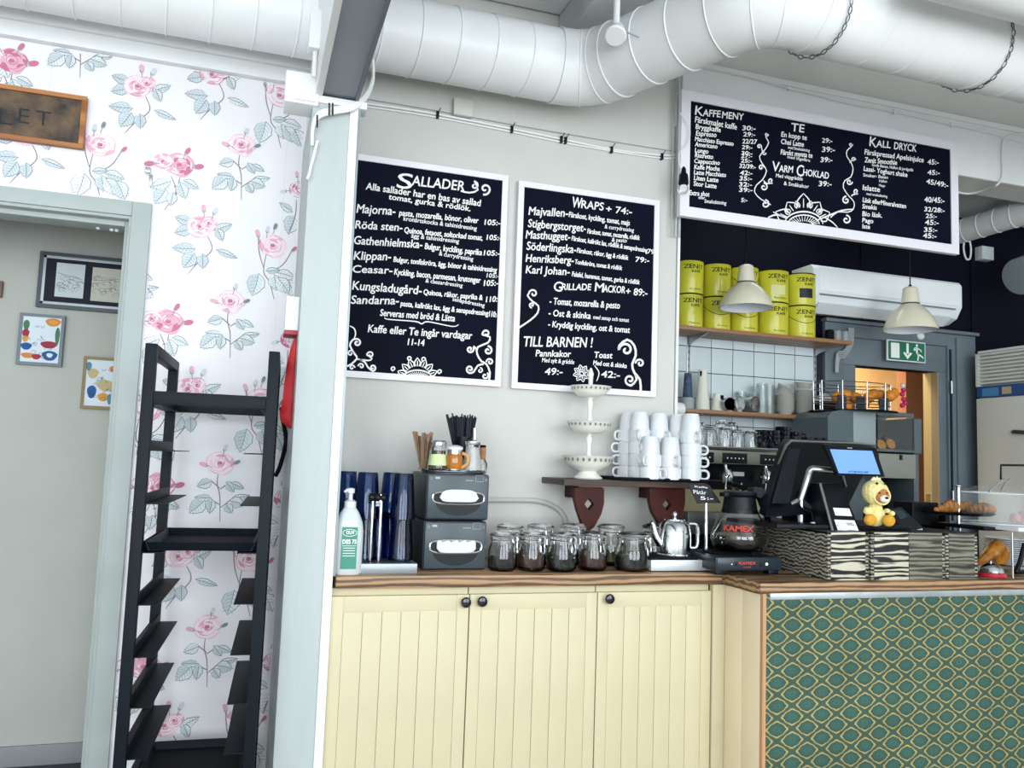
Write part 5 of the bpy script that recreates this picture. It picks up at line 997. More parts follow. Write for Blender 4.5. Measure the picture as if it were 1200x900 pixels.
crate('plain grey charred crate at right of the zebra-grained one', 1109, 1146, 2.635, .40, 1)
ZTL = zcr+.003
pl = setp(part('black_board', B().box(at(905, 620, Y=2.75).x, at(1062, 620, Y=2.75).x, 2.72, 3.08, zcr+.001, zcr+.018, .004), BLACK, None), 'flat black board lying on the crates under the till', 'base board')
ZB = zcr+.019
# till (seen from its back) with pole displays
def at3(*a): return at(a[0], a[1], Y=a[2])
pos = thing('till_monitor', 'large black till monitor seen from behind with silver edge', 'till', at(935, 600, Y=2.95)); pos.location.z = ZB; o = -Vector(pos.location)
bk = [(897,606,2.82),(900,595,2.83),(921,523,3.06),(927,517,3.08),(1000,520,3.10),(1022,523,3.10),(1010,560,3.0),(990,600,2.86)]
part('housing', B(Matrix.Translation(o)).slab([at3(*q) for q in bk], (0, .045, .012)), BLACK, pos)
part('silver_edge', B(Matrix.Translation(o)).tube([at3(*q) for q in ((912,545,3.0),(921,522,3.06),(927,517,3.08),(1000,519.5,3.10),(1026,522,3.10))], .006, 8), STEEL, pos)
part('rear_cover', B(Matrix.Translation(o)).slab([at3(*q) for q in ((908,590,2.81),(925,526,3.03),(938,526,3.05),(925,590,2.82))], (0, .02, 0)), M('black_soft', '#11151f', .45), pos)
part('stand', B(Matrix.Translation(o)).box(-o.x-.03, -o.x+.14, 2.90, 3.02, ZB, ZB+.12, .01), BLACK, pos)
arm = thing('display_arm', 'bent silver tube arm carrying the customer display', 'arm', at3(938, 584, 2.86)); arm.location.z = ZB; o = -Vector(arm.location)
part('arm_tube', B(Matrix.Translation(o)).tube(spline([at3(938,586,2.86), at3(946,562,2.85), at3(950,551,2.84), at3(957,550,2.83), at3(976,552,2.82)], 5), 4.2*mpp((2.3,2.85,1.2)), 14), STEEL, arm)
part('arm_foot', B(Matrix.Translation(o)).tube([at3(926, 591, 2.86), at3(938, 586, 2.86), at3(950, 596, 2.86)], .012, 8).tube([at3(938, 586, 2.86), Vector((at3(938, 586, 2.86).x, 2.86, ZB))], .014, 10), STEEL, arm)
part('black_cable', B(Matrix.Translation(o)).tube(spline([at3(936,590,2.85), at3(941,597,2.84), at3(950,600,2.82), at3(953,612,2.8)], 4), .004, 6), BLACK, arm); q = at3(952.5, 613.5, 2.8); part('cable_plug', B(Matrix.Translation(o+q)).box(-.008, .008, -.006, .006, -.006, .006, .002), CHINA, arm)
ds = thing('customer_display', 'small black framed customer screen glowing pale blue', 'screen', at3(1003, 545, 2.78)); o = -Vector(ds.location)
fr_ = [(966,521,2.80),(1026,524.5,2.80),(1037,559,2.74),(982,557.5,2.74)]
Pp = [at3(*q) for q in fr_]; part('bezel', B(Matrix.Translation(o)).slab(Pp, (.0, .022, .004)), BLACK, ds)
scn = [(972,526.5,2.7915),(1022,529,2.7915),(1031.5,557,2.7400),(984,555,2.7400)]
nr = (Pp[1]-Pp[0]).cross(Pp[3]-Pp[0]).normalized(); nr = nr if nr.y < 0 else -nr
def onp(px, py, off=.001):
    d = _R*(px-600)-_U*(py-450)+_F*FPX; c0 = Vector((0, 0, ZC)); t_ = (Pp[0]+nr*off-c0).dot(nr)/d.dot(nr); return c0+d*t_
part('screen', B(Matrix.Translation(o)).slab([onp(972.5,526.5), onp(1022,528.5), onp(1031.5,556), onp(983,554.5)], nr*.0006), M('screen_blue', '#6f9ae0', .3, emit=.6), ds, 'pale blue lit screen')
b = B(Matrix.Translation(o)); text(b, "ATT BETALA: 0,00", onp(994, 553.4, .003), onp(1017, 554.2, .003), .0065, bold=.03, up=(0, -.5, 1)); part('screen_text', b, M('screen_ink', '#24405c', .6), ds)
b = B(Matrix.Translation(o)); text(b, "PAX", onp(993, 525.3, .002), onp(999, 525.6, .002), .0035, bold=.05); part('badge', b, CHALK, ds)
part('rear_hinge', B(Matrix.Translation(o)).tube([at3(985,553,2.80), at3(990,570,2.83)], .009, 10), STEEL, ds)
pr_ = thing('receipt_printer', 'tall black wedge printer with grey edge and two white labels', 'printer', at3(985, 620, 2.78)); pr_.location.z = ZB; o = -Vector(pr_.location)
Q4 = [at3(962,567,2.80), at3(985,566,2.80), at3(978,627,2.70)]
pn = (Q4[1]-Q4[0]).cross(Q4[2]-Q4[0]).normalized(); pn = pn if pn.y < 0 else -pn
def onq(px, py, off=.001):
    d = _R*(px-600)-_U*(py-450)+_F*FPX; c0 = Vector((0, 0, ZC)); t_ = (Q4[0]+pn*off-c0).dot(pn)/d.dot(pn); return c0+d*t_
Q4 = [Q4[0], Q4[1], onq(1004,612,0), onq(1009,627,0), Q4[2]]
part('printer_body', B(Matrix.Translation(o)).slab(Q4, (0, .10, 0)), BLACK, pr_)
part('grey_edge', B(Matrix.Translation(o)).tube([at3(961.5,567,2.795), at3(977,628,2.695)], .0055, 8), STEEL, pr_)
part('upper_label', B(Matrix.Translation(o)).slab([onq(976,595), onq(995,596), onq(998.5,605), onq(979,604)], pn*.0008), M('label_white', '#eef0f1', .6), pr_)
lo = part('lower_label', B(Matrix.Translation(o)).slab([onq(977.5,609), onq(1001,610), onq(1008,626.5), onq(983,625)], pn*.0015), M('label_white', '#eef0f1', .6), pr_)
b = B(Matrix.Translation(o))
for (x, y) in ((983,616),(985.5,623)): b.strip([onq(x-2,y,.004), onq(x,y-4,.004), onq(x+2.5,y+.2,.004), onq(x-2,y,.004)], .0012)
for (x, y) in ((992,613),(994,614.8),(995,621.5)): b.strip([onq(x-1,y,.004), onq(x+7,y+.4,.004)], .003)
part('label_print', b, INK, lo)
part('white_cord', B(Matrix.Translation(o)).tube(spline([at3(995,626,2.70), at3(996,632,2.69), at3(993,637,2.68)], 4), .006, 8), CW, pr_)
crd = setp(part('card_slot_box', B().slab([at3(930,598,2.95), at3(975,600,2.95), at3(975,622,2.95), at3(930,620,2.95)], (0,.08,0)), BLACK, None), 'low black till drawer unit behind the silver arm', 'till drawer')
# payment terminal
pt_ = thing('card_terminal', 'black angled card payment terminal beside the plush bear', 'card terminal', at3(1066, 628, 2.74)); pt_.location.z = ZB; o = -Vector(pt_.location)
Q = [at3(1040,597,2.93), at3(1056,594,2.93), at3(1066,630,2.74)]
tn = (Q[1]-Q[0]).cross(Q[2]-Q[0]).normalized(); tn = tn if tn.y < 0 else -tn
def onr(px, py, off=.0012):
    d = _R*(px-600)-_U*(py-450)+_F*FPX; c0 = Vector((0, 0, ZC)); t_ = (Q[0]+tn*off-c0).dot(tn)/d.dot(tn); return c0+d*t_
Q = [Q[0], Q[1], onr(1086,622,0), onr(1088,631,0), onr(1078,635,0), Q[2]]
part('terminal_body', B(Matrix.Translation(o)).slab(Q, (0, .05, -.03)), M('terminal_black', '#171c22', .4), pt_)
part('screen', B(Matrix.Translation(o)).slab([onr(1047,598), onr(1057,597), onr(1064,606), onr(1055,609)], tn*.001), M('dark_screen', '#3a4650', .2), pt_)
kd_ = B(Matrix.Translation(o)); km_ = [CHALK, M('key_green', '#4fa04a', .5), M('key_red', '#c2453a', .5), M('key_yellow', '#d9b83a', .5)]
for i in range(4):
    for j_ in range(3): kd_.mi = (0, 0, 1, 2)[i] if j_ < 2 else (0, 3, 3, 1)[i]; c_ = (1074+2.6*j_+.8*i, 621+2.6*i-.6*j_); kd_.slab([onr(c_[0], c_[1], .002), onr(c_[0]+1.6, c_[1]-.3, .002), onr(c_[0]+2, c_[1]+1.2, .002), onr(c_[0]+.4, c_[1]+1.5, .002)], tn*.001)
part('keys', kd_, km_, pt_); pos2 = thing('terminal_stand', 'black cube stand behind the card terminal', 'stand', at3(1080, 620, 3.0)); pos2.location.z = ZTL; part('stand_box', B().box(-.05, .10, 0, .12, 0, .10, .006), BLACK, pos2)
# plush bear in a chick hood
p = at3(1026, 631, 2.70); p.z = ZB-.0; k = mpp(p)*.9
bear = thing('plush_bear', 'small brown plush bear wearing a pale yellow chick hood, sitting on the till base', 'plush toy', p, (0, 0, -.38))
def plush(name, balls, mat_, vox, lab=None, par=None):
    b = B()
    for c, r, sq in balls: b.ball((c[0]*k, c[1]*k, c[2]*k), r*k, 16, sq)
    o = part(name, b, mat_, par or bear, lab); rm = o.modifiers.new('blend', 'REMESH'); rm.mode = 'VOXEL'; rm.voxel_size = vox*k; rm.use_smooth_shade = True; s = o.modifiers.new('smooth', 'SMOOTH'); s.factor = .5; s.iterations = 6; return o
YP_ = M('pale_yellow_plush', '#ecdf9a', .95, var=.12, sc_=60, bump=.6); OR_ = M('orange_yellow_plush', '#dfa63a', .95, var=.15, sc_=60, bump=.6); BR_ = M('brown_plush', '#b87a4a', .95, var=.15, sc_=60, bump=.5)
plush('body', [((0, 0, 12), 12, (1.05, .85, 1.1)), ((0, 0, 22), 9, (1, .85, 1)), ((-9, -6, 9), 6, (1, 1.4, .9)), ((9, -6, 9), 6, (1, 1.4, .9)), ((13, -5, 20), 4, (1, 1.2, .8)), ((17, -10, 17), 4, (1, 1.2, .9)), ((-12, -3, 19), 4.5, (1, 1, 1.2))], YP_, .7)
for sx_ in (-1, 1): part('foot', B().ball((sx_*11.5*k, -14*k, 8*k), 8*k, 16, (1, .75, .95)), OR_, bear, 'orange-yellow foot')
hd = plush('hood', [((0, 0, 43), 16.5, (1.02, .95, 1.02)), ((3, -1, 57), 5, (1.2, 1, .6))], YP_, .7, 'pale yellow chick hood')
part('face', B().ball((4*k, -10.5*k, 39*k), 10.4*k, 18, (.95, .7, 1)), BR_, bear, 'brown face inside the hood')
part('muzzle', B().ball((5.5*k, -17*k, 35.5*k), 5.6*k, 14, (1.1, .8, .85)), M('white_plush', '#eeece4', .95), bear, 'white muzzle')
part('nose', B().ball((6.5*k, -22*k, 37*k), 1.9*k, 10, (1.2, .8, .9)), BLACK, bear)
for dx in (-1, 1):
    part('eye', B().ball((4*k+dx*4.6*k, -17*k, 43*k), 1.1*k, 8), BLACK, bear); part('chick_eye', B().ball((3*k+dx*5.2*k, -12.2*k, 55*k), 1.6*k, 8), BLACK, bear)
for i, (x, z_) in enumerate(((-6, 59), (-2, 63), (2, 64), (6, 62))): part('feather_tuft', B().tube([(x*.5*k, -1*k, 57*k), (x*.8*k, -2*k, 61*k), (x*k, -1*k, z_*k)], [2.4*k, 1.9*k, .6*k], 8), M('pale_plush', '#f2ecc4', .95), bear)
part('seam_ring', B().tube([(4*k+10*k*math.cos(a), -11.5*k-2.6*k*math.sin(a*1.0)*0-3.2*k*(1-abs(math.cos(a))*.8), 39*k+10.6*k*math.sin(a)) for a in [2*PI*i/26 for i in range(26)]], 1.3*k, 8, closed=True), YP_, bear)
# ================================================================== right end of the bar
p = at(1172, 660, Y=2.85)
Ypl = 2.90; q = at(1124, 640, Y=Ypl); pm_ = thing('plate_stand', 'black round plate on chrome pole carrying croissants', 'cake stand', (q.x, Ypl, ZT)); k = mpp(q); zp = at(1124, 603, Y=Ypl).z
part('pole', B().tube([(0, 0, .006), (0, 0, at(1124, 571, Y=Ypl).z-ZT)], 2.3*k, 14), CHROME, pm_); part('pole_cap', B().ball((0, 0, at(1124, 569.5, Y=Ypl).z-ZT), 3.2*k, 12, (1, 1, .6)), CHROME, pm_); part('foot', B().lathe([(.08, 0), (.08, .004), (.01, .010)], 28), CHROME, pm_)
part('plate', B().lathe([(.03, zp-ZT-.004), (.125, zp-ZT), (.145, zp-ZT+.010), (.143, zp-ZT+.012), (.12, zp-ZT+.004), (.002, zp-ZT+.002)], 40), MATTE, pm_)
CR = M('croissant_crust', '#b5803f', .55, var=.5, sc_=25, bump=.5, col2='#7c4a20')
def croissant(label, loc, rot, s=1):
    t = thing('croissant', label, 'croissant', loc, rot, 'croissants'); n = 9
    for i in range(n):
        f_ = i/(n-1)*2-1; a = f_*1.25; r = (.024*(1-abs(f_)**1.6*.65))*s; c = Vector((.055*s*math.sin(a), .035*s*(1-math.cos(a)), r*.9)); d_ = Vector((math.cos(a), math.sin(a), 0))
        b = B(); b.tube([c-d_*.010*s, c-d_*.004*s, c+d_*.006*s, c+d_*.009*s], [r*.78, r, r*.98, r*.8], 12); part('segment', b, CR, t)
croissant('golden croissant lying left of the chrome pole', (q.x-.062, Ypl-.02, zp+.012), (0, 0, .3), 1.2); croissant('golden croissant lying right of the chrome pole', (q.x+.07, Ypl+.03, zp+.012), (0, 0, 2.2), 1.05); croissant('croissant at far right end of the plate', (q.x+.09, Ypl-.05, zp+.013), (0, 0, -.4), 1.0)
q = at(1166, 668, Y=2.88); bsk = thing('pastry', 'large golden glazed pastry behind the silver counter bell', 'pastry', (q.x-.02, 2.90, ZT+.02)); 
for i in range(5): part('fold', B().tube(spline([(-.06+.012*i, 0, .0+.01*i), (-.02+.012*i, -.025, .05+.012*i), (.03+.012*i, -.02, .055), (.05+.008*i, -.01, .01)], 4), [.012+.012*math.sin(PI*j_/12) for j_ in range(13)], 10), M('glazed_crust', '#c98a33', .3, var=.4, sc_=25, col2='#8a5420', coat=.5), bsk)
part('paper', B().lathe([(.05, -.018), (.075, -.005), (.07, -.004), (.001, -.010)], 20), M('baking_paper', '#c9b58a', .8), bsk)
q = at(1161, 663, Y=2.70); q.z = ZT; k = mpp(q); bl_ = thing('counter_bell', 'chrome counter bell with red base', 'bell', q)
part('base', B().lathe([(16*k, 0), (16.5*k, 1.5*k), (15*k, 5*k), (.001, 5*k)], 32), M('bell_red', '#b01f2e', .3, coat=.5), bl_, 'red base'); part('dome', B().lathe([(14*k, 5.5*k), (13*k, 9*k), (9*k, 13.5*k), (3*k, 15.5*k), (.001, 15.8*k)], 32), CHROME, bl_); part('button', B().lathe([(1.6*k, 15*k), (1.6*k, 18*k), (.001, 18.4*k)], 12), CHROME, bl_)
# plates stack
q = at(1180, 650, Y=3.05); q.z = ZT; first_p = None
for i in range(13):
    lab = 'white plate in the stack behind the bell, %s' % ('top one' if i == 12 else 'bottom one' if i == 0 else 'between others')
    if first_p is None:
        first_p = thing('plate', lab, 'plate', q, group='stacked white plates'); part('plate_body', B().lathe([(.055, 0), (.06, .003), (.10, .012), (.10, .014), (.058, .006), (.001, .005)], 36), CHINA, first_p)
    else: copy(first_p, q+Vector((0, 0, .0095*i)), label=lab)
# glass cake box on black stand
zb = at(1165, 617, Y=2.70).z; q = at(1158, 600, Y=2.70); gc = thing('cake_cabinet', 'clear acrylic cake cover over white tray at the right edge', 'cake cover', (q.x, 2.70, zb)); k = mpp(q)
part('clear_cover', B().lathe([(.145, .006), (.143, .137)], 40, c=(.172, .10, 0), cap=False), M('clear_acrylic', '#dfe6e6', .03, alpha=.10), gc)
part('cover_lid', B().lathe([(.150, .137), (.150, .141), (.10, .163), (.02, .185), (.001, .186)], 40, c=(.172, .10, 0)), M('clear_acrylic', '#dfe6e6', .03, alpha=.10), gc); part('lid_bands', B().tube([(.04, .03, .145), (.10, .03, .185), (.16, .06, .20)], .004, 8).tube([(.07, .0, .145), (.12, .02, .185), (.18, .05, .20)], .004, 8), CHROME, gc)
part('inner_glass', B().lathe([(.10, .008), (.10, .13)], 36, c=(.20, .08, 0), cap=False), M('clear_acrylic', '#dfe6e6', .03, alpha=.10), gc)
part('rims', B().tube([(.172+.145*math.cos(a), .10+.145*math.sin(a), .137) for a in [2*PI*i/36 for i in range(36)]], .0018, 6, closed=True).tube([(.172+.145*math.cos(a), .10+.145*math.sin(a), .008) for a in [2*PI*i/36 for i in range(36)]], .0018, 6, closed=True), M('acrylic_edge', '#e6ecec', .2), gc)
part('white_tray', B().box(.06, .34, -.09, .26, -.014, .004, .004), CHINA, gc); part('black_tray', B().box(-.002, .34, .02, .30, -.02, -.004, .003), BLACK, gc)
for i, x in enumerate((.07, .005)): part('leg', B().tube([(x, -.05+.2*i, -.02), (x, -.05+.2*i, ZT-zb)], .004, 8), STEEL, gc)
part('rear_frame', B().tube([at(1173,562,Y=2.96)-Vector(gc.location), at(1173,545,Y=2.96)-Vector(gc.location), at(1215,545.5,Y=2.96)-Vector(gc.location)], .005, 8), BLACK, gc)
for i, (px, py) in enumerate(((1190,606),(1199,604),(1196,612))): r_ = at(px, py, Y=2.84); setp(part('meringue', B().lathe([(.022, -.02), (.026, -.008), (.020, .006), (.012, .016), (.001, .022)], 20), M('pink_meringue', '#c78d8c', .7, var=.3, sc_=30), None, loc=r_), 'pinkish round bun under the clear cover, '+('leftmost', 'rightmost', 'lowest')[i], 'bun', 'buns under the clear cover')
q = at(1196, 660, Y=2.76); q.z = ZT; st_ = thing('card_holder', 'black curved metal stand foot at the far right of the bar', 'stand', q)
part('curved_foot', B().tube(spline([(-.03, 0, .008), (-.015, 0, .03), (.0, 0, .06), (.025, 0, .13)], 5), .010, 10).tube([(-.03, 0, .008), (.05, 0, .008)], .008, 8), BLACK, st_); part('silver_bar', B().box(-.002, .08, .0, .02, .012, .03, .003), STEEL, st_)
# ================================================================== KITCHEN: shelves, tins, cups
YS = 3.95
def kshelf(label, px0, px1, py0, Yf_, bl_=True):
    a, c = at(px0, py0[0], Y=Yf_), at(px1, py0[1], Y=Yf_); z = (a.z+c.z)/2
    t = thing('kitchen_shelf', label, 'shelf', ((a.x+c.x)/2, Yf_, z)); W2 = (c.x-a.x)/2
    part('shelf_board', B().box(-W2, W2, 0, YK-.01-Yf_, -.022, 0, .003), SHELFW, t)
    for x in (at(805, 440, Y=YK).x, at(953, 450, Y=YK).x):
        xx = x-t.location.x
        if abs(xx) < W2+.05: part('shelf_bracket', B().slab([(xx-.004, YK-.02-Yf_, -.022), (xx-.004, YK-.02-Yf_, -.075), (xx-.004, YK-.05-Yf_, -.06), (xx-.004, .03, -.026), (xx-.004, .03, -.022)], (.008, 0, 0)), STEEL, t)
    return t, z
_, z1s = kshelf('upper wooden kitchen shelf holding the yellow coffee tins', 789.5, 999, (381, 398.5), YS)
_, z2s = kshelf('lower wooden kitchen shelf holding paper cups and bowls', 797, 970, (478.5, 488), YS+.04)
for px, py in ((805, 430), (953, 450)):
    x = at(px, py, Y=YK).x; b = B(); b.box(x-.010, x+.010, YK-.018, YK-.006, 1.62, 2.2, .002); tt_ = thing('shelf_rail', 'slotted steel wall rail %s' % ('at the left, above the dark paper cups' if px == 805 else 'at the right, above the bowls'), 'rail', (x, YK-.012, 1.9)); part('rail', B().box(-.010, .010, -.006, .006, -.3, .29, .002), STEEL, tt_)
    b = B()
    for i in range(14): b.box(-.002, .002, -.0066, -.006, -.27+i*.04, -.25+i*.04)
    part('slots', b, MATTE, tt_)
YEL = M('tin_yellow', '#cdc935', .35, var=.08, sc_=5, coat=.3)
words = [['Crema', 'Crema', '', 'Espresso', ''], ['Mysore', 'Zuma', 'Kurtlanta', 'Rondon', 'Lugnara']]
for ci, (pl_, pr_2) in enumerate(((792, 823), (825, 855), (856.5, 887), (889.5, 922), (923.5, 953.5))):
    a, c = at(pl_, 370, Y=YS+.09), at(pr_2, 370, Y=YS+.09); r = (c.x-a.x)/2*.97; x = (a.x+c.x)/2; 
    for lv in range(2):
        h = .186; z = z1s+lv*(h+.005)
        lab = 'yellow coffee tin with black lettering, %s of the column %s' % (('lower one', 'upper one')[lv], ('at the far left', 'second from left', 'behind the left pendant lamp', 'fourth from left', 'beside the air conditioner')[ci])
        t = thing('coffee_tin', lab, 'tin', (x, YS+.10, z), (0, 0, 0), 'yellow coffee tins on the upper shelf')
        part('tin_body', B().lathe([(r*.98, 0), (r, .004), (r, h-.006), (r*.985, h)], 36), YEL, t)
        part('lid', B().lathe([(r*1.005, h-.012), (r*1.005, h-.001), (r*.93, h), (r*.9, h-.004), (.001, h-.004)], 36), YEL, t)
        part('lid_line', B().lathe([(r*1.004, h-.004), (r*1.012, h-.001), (r*1.004, h+.003)], 36, cap=False), MATTE, t)
        off = -.42; ca, sa = math.cos(.4), math.sin(.4)
        fn = lambda q, r=r: Vector((r*1.004*math.sin(q.x/r+off), -r*1.004*math.cos(q.x/r+off), q.z))
        b = B(); text(b, "ZENIT", (-r*.45, 0, h*.74), (r*1.0, 0, h*.74), h*.135, bold=.085, fn=fn); text(b, "KAFÉ", (r*.1, 0, h*.62), (r*.72, 0, h*.62), h*.075, bold=.06, fn=fn)
        if words[1-lv][ci]: text(b, words[1-lv][ci], (-r*.05, 0, h*.10), (r*.75, 0, h*.10), h*.055, bold=.01, fn=fn)
        part('lettering', b, M('tin_ink', '#16160f', .6), t)
        if (lv, ci) in ((1, 3), (1, 4)):
            b = B(); n = 6; uu = [(-.25+.95*i/n)*r for i in range(n+1)]
            for i in range(n): b.poly([Vector(fn(Vector((uu[i], 0, h*.22))))*1.0, fn(Vector((uu[i+1], 0, h*.22))), fn(Vector((uu[i+1], 0, h*.52))), fn(Vector((uu[i], 0, h*.52)))])
            b2 = b; part('sticker', b2, M('sticker_pale', '#dcdca0', .7) if ci == 3 else M('sticker_dark', '#181d2c', .5), t)
        if (lv, ci) in ((1, 2), (0, 4), (0, 2), (0, 1)):
            part('wire_handle', B().tube([fn(Vector((r*(-1.1+2.6*i/10), 0, h*(.72-.28*math.sin(PI*i/10)))))*1.01 for i in range(11)], .0016, 5), MATTE, t)
# paper cups on lower shelf
KY = YS+.14
def onk(px, Y=KY, z=None): q = at(px, 480, Y=Y); q.z = z2s if z is None else z; return q
def cupstack(name, label, px, w0, w1, h, mat_, rings=0, lid=None, cat='paper cups'):
    p = onk(px); k = mpp(p); t = thing(name, label, cat, p)
    prof = []; n = rings or 1
    part('cup_body', B().lathe([(w0*k/2, 0), (w0*k/2*1.02, 1*k), (w1*k/2, h*k), (w1*k/2*.9, h*k), (.001, h*k-.004)], 28), mat_, t)
    b = B(); 
    for i in range(rings): z = (1.2+i*1.6)*k; b.tube([((w0/2-(w0-w1)/2*z/(h*k)+.15)*k*math.cos(a), (w0/2-(w0-w1)/2*z/(h*k)+.15)*k*math.sin(a), z) for a in [2*PI*j_/24 for j_ in range(24)]], .0012, 4, closed=True)
    if rings: part('rims', b, mat_, t)
    return t, k
DP = M('dark_blue_cup', '#4a6078', .7, var=.5, sc_=60, col2='#27384f'); GPP = M('grey_cup', '#a8b0b2', .7); CPP = M('cream_paper_cup', '#dfe0d2', .7)
t, k = cupstack('paper_cup_stack', 'stack of dark blue patterned paper cups at left end of lower shelf', 805.5, 13, 8.5, 43, DP, 0); part('grey_cups', B().lathe([(7.6*k, 0), (7.3*k, 14*k), (6*k, 14.2*k)], 26), GPP, t, 'pale grey cups at the bottom')
b = B()
for i in range(9): b.tube([(7.7*k*math.cos(a), 7.7*k*math.sin(a), (1+i*1.5)*k) for a in [2*PI*j_/24 for j_ in range(24)]], .0012, 4, closed=True)
part('rims', b, GPP, t)
t, k = cupstack('paper_cup_stack', 'tall stack of cream paper cups on lower shelf', 823, 17, 10, 48, CPP, 8); part('black_mark', B().box(-5*k, -3*k, -4*k, -2*k, 40*k, 46*k), MATTE, t)
t, k = cupstack('paper_cup_stack', 'short upside-down cream cup with black mark on lower shelf', 841, 16.5, 9.5, 21, CPP, 3); part('black_mark', B().box(0, 4*k, -6.2*k, -5*k, 14*k, 19*k, .001), MATTE, t)
CPL = M('clear_plastic', '#e9f2f2', .08, trans=.85)
for i, (px, w_, h, Y_) in enumerate(((868, 12, 26, .05), (884, 12, 25, .05), (893, 12, 36, -.02), (901, 11, 35, .02))):
    p = onk(px, KY+Y_); k = mpp(p); t = thing('plastic_cup_stack', 'stack of clear plastic cups on lower shelf, %s' % ('first from left', 'second from left', 'tall one nearer the bowls', 'tall one touching the bowls')[i], 'plastic cups', p, group='clear plastic cups'); part('cup_body', B().lathe([(w_*.6*k, 0), (w_*.5*k, h*k), (w_*.46*k, h*k), (w_*.55*k, .003)], 24), CPL, t)
    b = B()
    for j_ in range(7): b.tube([(w_*.61*k*math.cos(a), w_*.61*k*math.sin(a), (1+j_*1.5)*k) for a in [2*PI*q_/20 for q_ in range(20)]], .001, 4, closed=True)
    part('rims', b, CPL, t)
for i, (px, d) in enumerate(((851, 8), (861, 9), (878, 9.5))):
    p = onk(px, KY-.05); k = mpp(p); p.z += d*k; t = thing('lying_glass', 'small clear glass lying on its side on lower shelf, %s' % ('leftmost', 'middle', 'rightmost')[i], 'glass', p, (PI/2, 0, .2*i), 'glasses lying on the lower shelf'); part('glass_body', B().lathe([(d*k, .04), (d*.8*k, -.05), (d*.7*k, -.05), (d*.9*k, .04)], 24), GLASS, t); part('glass_foot', B().lathe([(d*.45*k, .02), (d*.45*k, .026)], 16), CHINA, t)
CAL = M('stacked_cup_grey', '#b3b4ab', .5)
for i, (px, w_, n, h) in enumerate(((920, 22, 9, 20), (942, 21, 12, 27))):
    p = onk(px, KY-.02); k = mpp(p); t = thing('bowl_stack', 'stack of grey-white china cups, %s' % ('left of the two, with one lying on top', 'right of the two, taller')[i], 'bowls', p)
    for j_ in range(n): z = (4+j_*h/n)*k; part('bowl', B().lathe([(w_*.36*k, z-.006), (w_*.5*k, z+h/n*k*.7), (w_*.5*k, z+h/n*k*.86), (.001, z+h/n*k*.6)], 26), CAL, t)
    part('base_bowl', B().lathe([(w_*.3*k, 0), (w_*.34*k, 2*k), (w_*.45*k, 5*k), (.001, 5*k)], 26), CAL, t)
    part('top_bowl', B().lathe([(w_*.36*k, 0), (w_*.5*k, 7*k), (w_*.47*k, 7*k), (.001, 2*k)], 26), CAL, t, loc=(-3*k*(1-i), 0, (h+6)*k), rot=(.5-.4*i, .4-.4*i, 0))
p = onk(966, KY, z2s); bk_ = thing('wicker_basket', 'dark wicker basket lined with white cloth at right end of lower shelf', 'basket', p); k = mpp(p); WK = M('wicker', '#4a2f28', .7, var=.5, sc_=60, bump=.5)
part('basket_body', B().lathe([(11*k, 0), (13*k, 18*k), (12*k, 18*k), (10*k, .004)], 24), WK, bk_)
b = B()
for i in range(7): b.tube([((11.3+.3*i)*k*math.cos(a), (11.3+.3*i)*k*math.sin(a), (1+i*2.6)*k) for a in [2*PI*j_/24 for j_ in range(24)]], .003, 5, closed=True)
part('weave', b, WK, bk_); part('cloth', B().lathe([(15*k, 19*k), (13*k, 22*k), (6*k, 27*k), (.001, 29*k)], 20), CPP, bk_)
q = at(789, 479, Y=3.55); rl = thing('paper_roll', 'white round roll end sticking out behind the wall corner', 'paper roll', q+Vector((.02, 0, 0))); part('roll', B().lathe([(.030, -.03), (.033, -.02), (.033, .02), (.030, .03)], 26), CHINA, rl, rot=(0, PI/2, 0)); part('roll_core', B().tube([(-.1, 0, 0), (.04, 0, 0)], .008, 10), STEEL, rl)
# air conditioner
YA = 4.0; a, c = at(953, 311, Y=YA), at(1127, 336, Y=YA); zt_, zb_ = at(1040, 320, Y=YA).z, at(1040, 369, Y=YA).z
ac = thing('air_conditioner', 'long white wall air conditioner behind the pendant lamps', 'air conditioner', ((a.x+c.x)/2, YK, zb_)); W2 = (c.x-a.x)/2; H = zt_-zb_; D = YK-YA
prof = [(0, 0), (-D*.45, 0), (-D*.8, H*.12), (-D, H*.38), (-D, H*.9), (-D*.9, H), (0, H)]
part('casing', B().slab([(-W2, y, z) for y, z in prof], (2*W2, 0, 0)), M('ac_white', '#e6ecef', .4), ac)
part('front_panel', B().slab([(-W2+.04, -D-.006, H*.40), (W2-.015, -D-.006, H*.40), (W2-.015, -D-.006, H*.93), (-W2+.04, -D-.006, H*.93)], (0, .008, 0)), M('ac_panel', '#eef2f4', .3), ac)
part('air_louvre', B().slab([(-W2+.06, -D*.86, H*.16), (W2-.06, -D*.86, H*.16), (W2-.06, -D*.52, H*.0-.008), (-W2+.06, -D*.52, H*.0-.008)], (0, -.008, -.008)), M('ac_white', '#e6ecef', .4), ac)
part('outlet_gap', B().slab([(-W2+.05, -D*.99, H*.30), (W2-.05, -D*.99, H*.30), (W2-.05, -D*.97, H*.34), (-W2+.05, -D*.97, H*.34)], (0, -.004, 0)), M('slot_grey', '#7d868c', .5), ac); part('side_label', B().box(-W2-.001, -W2+.001, -D*.5, -D*.2, H*.45, H*.75), M('sticker_dark', '#181d2c', .5), ac)
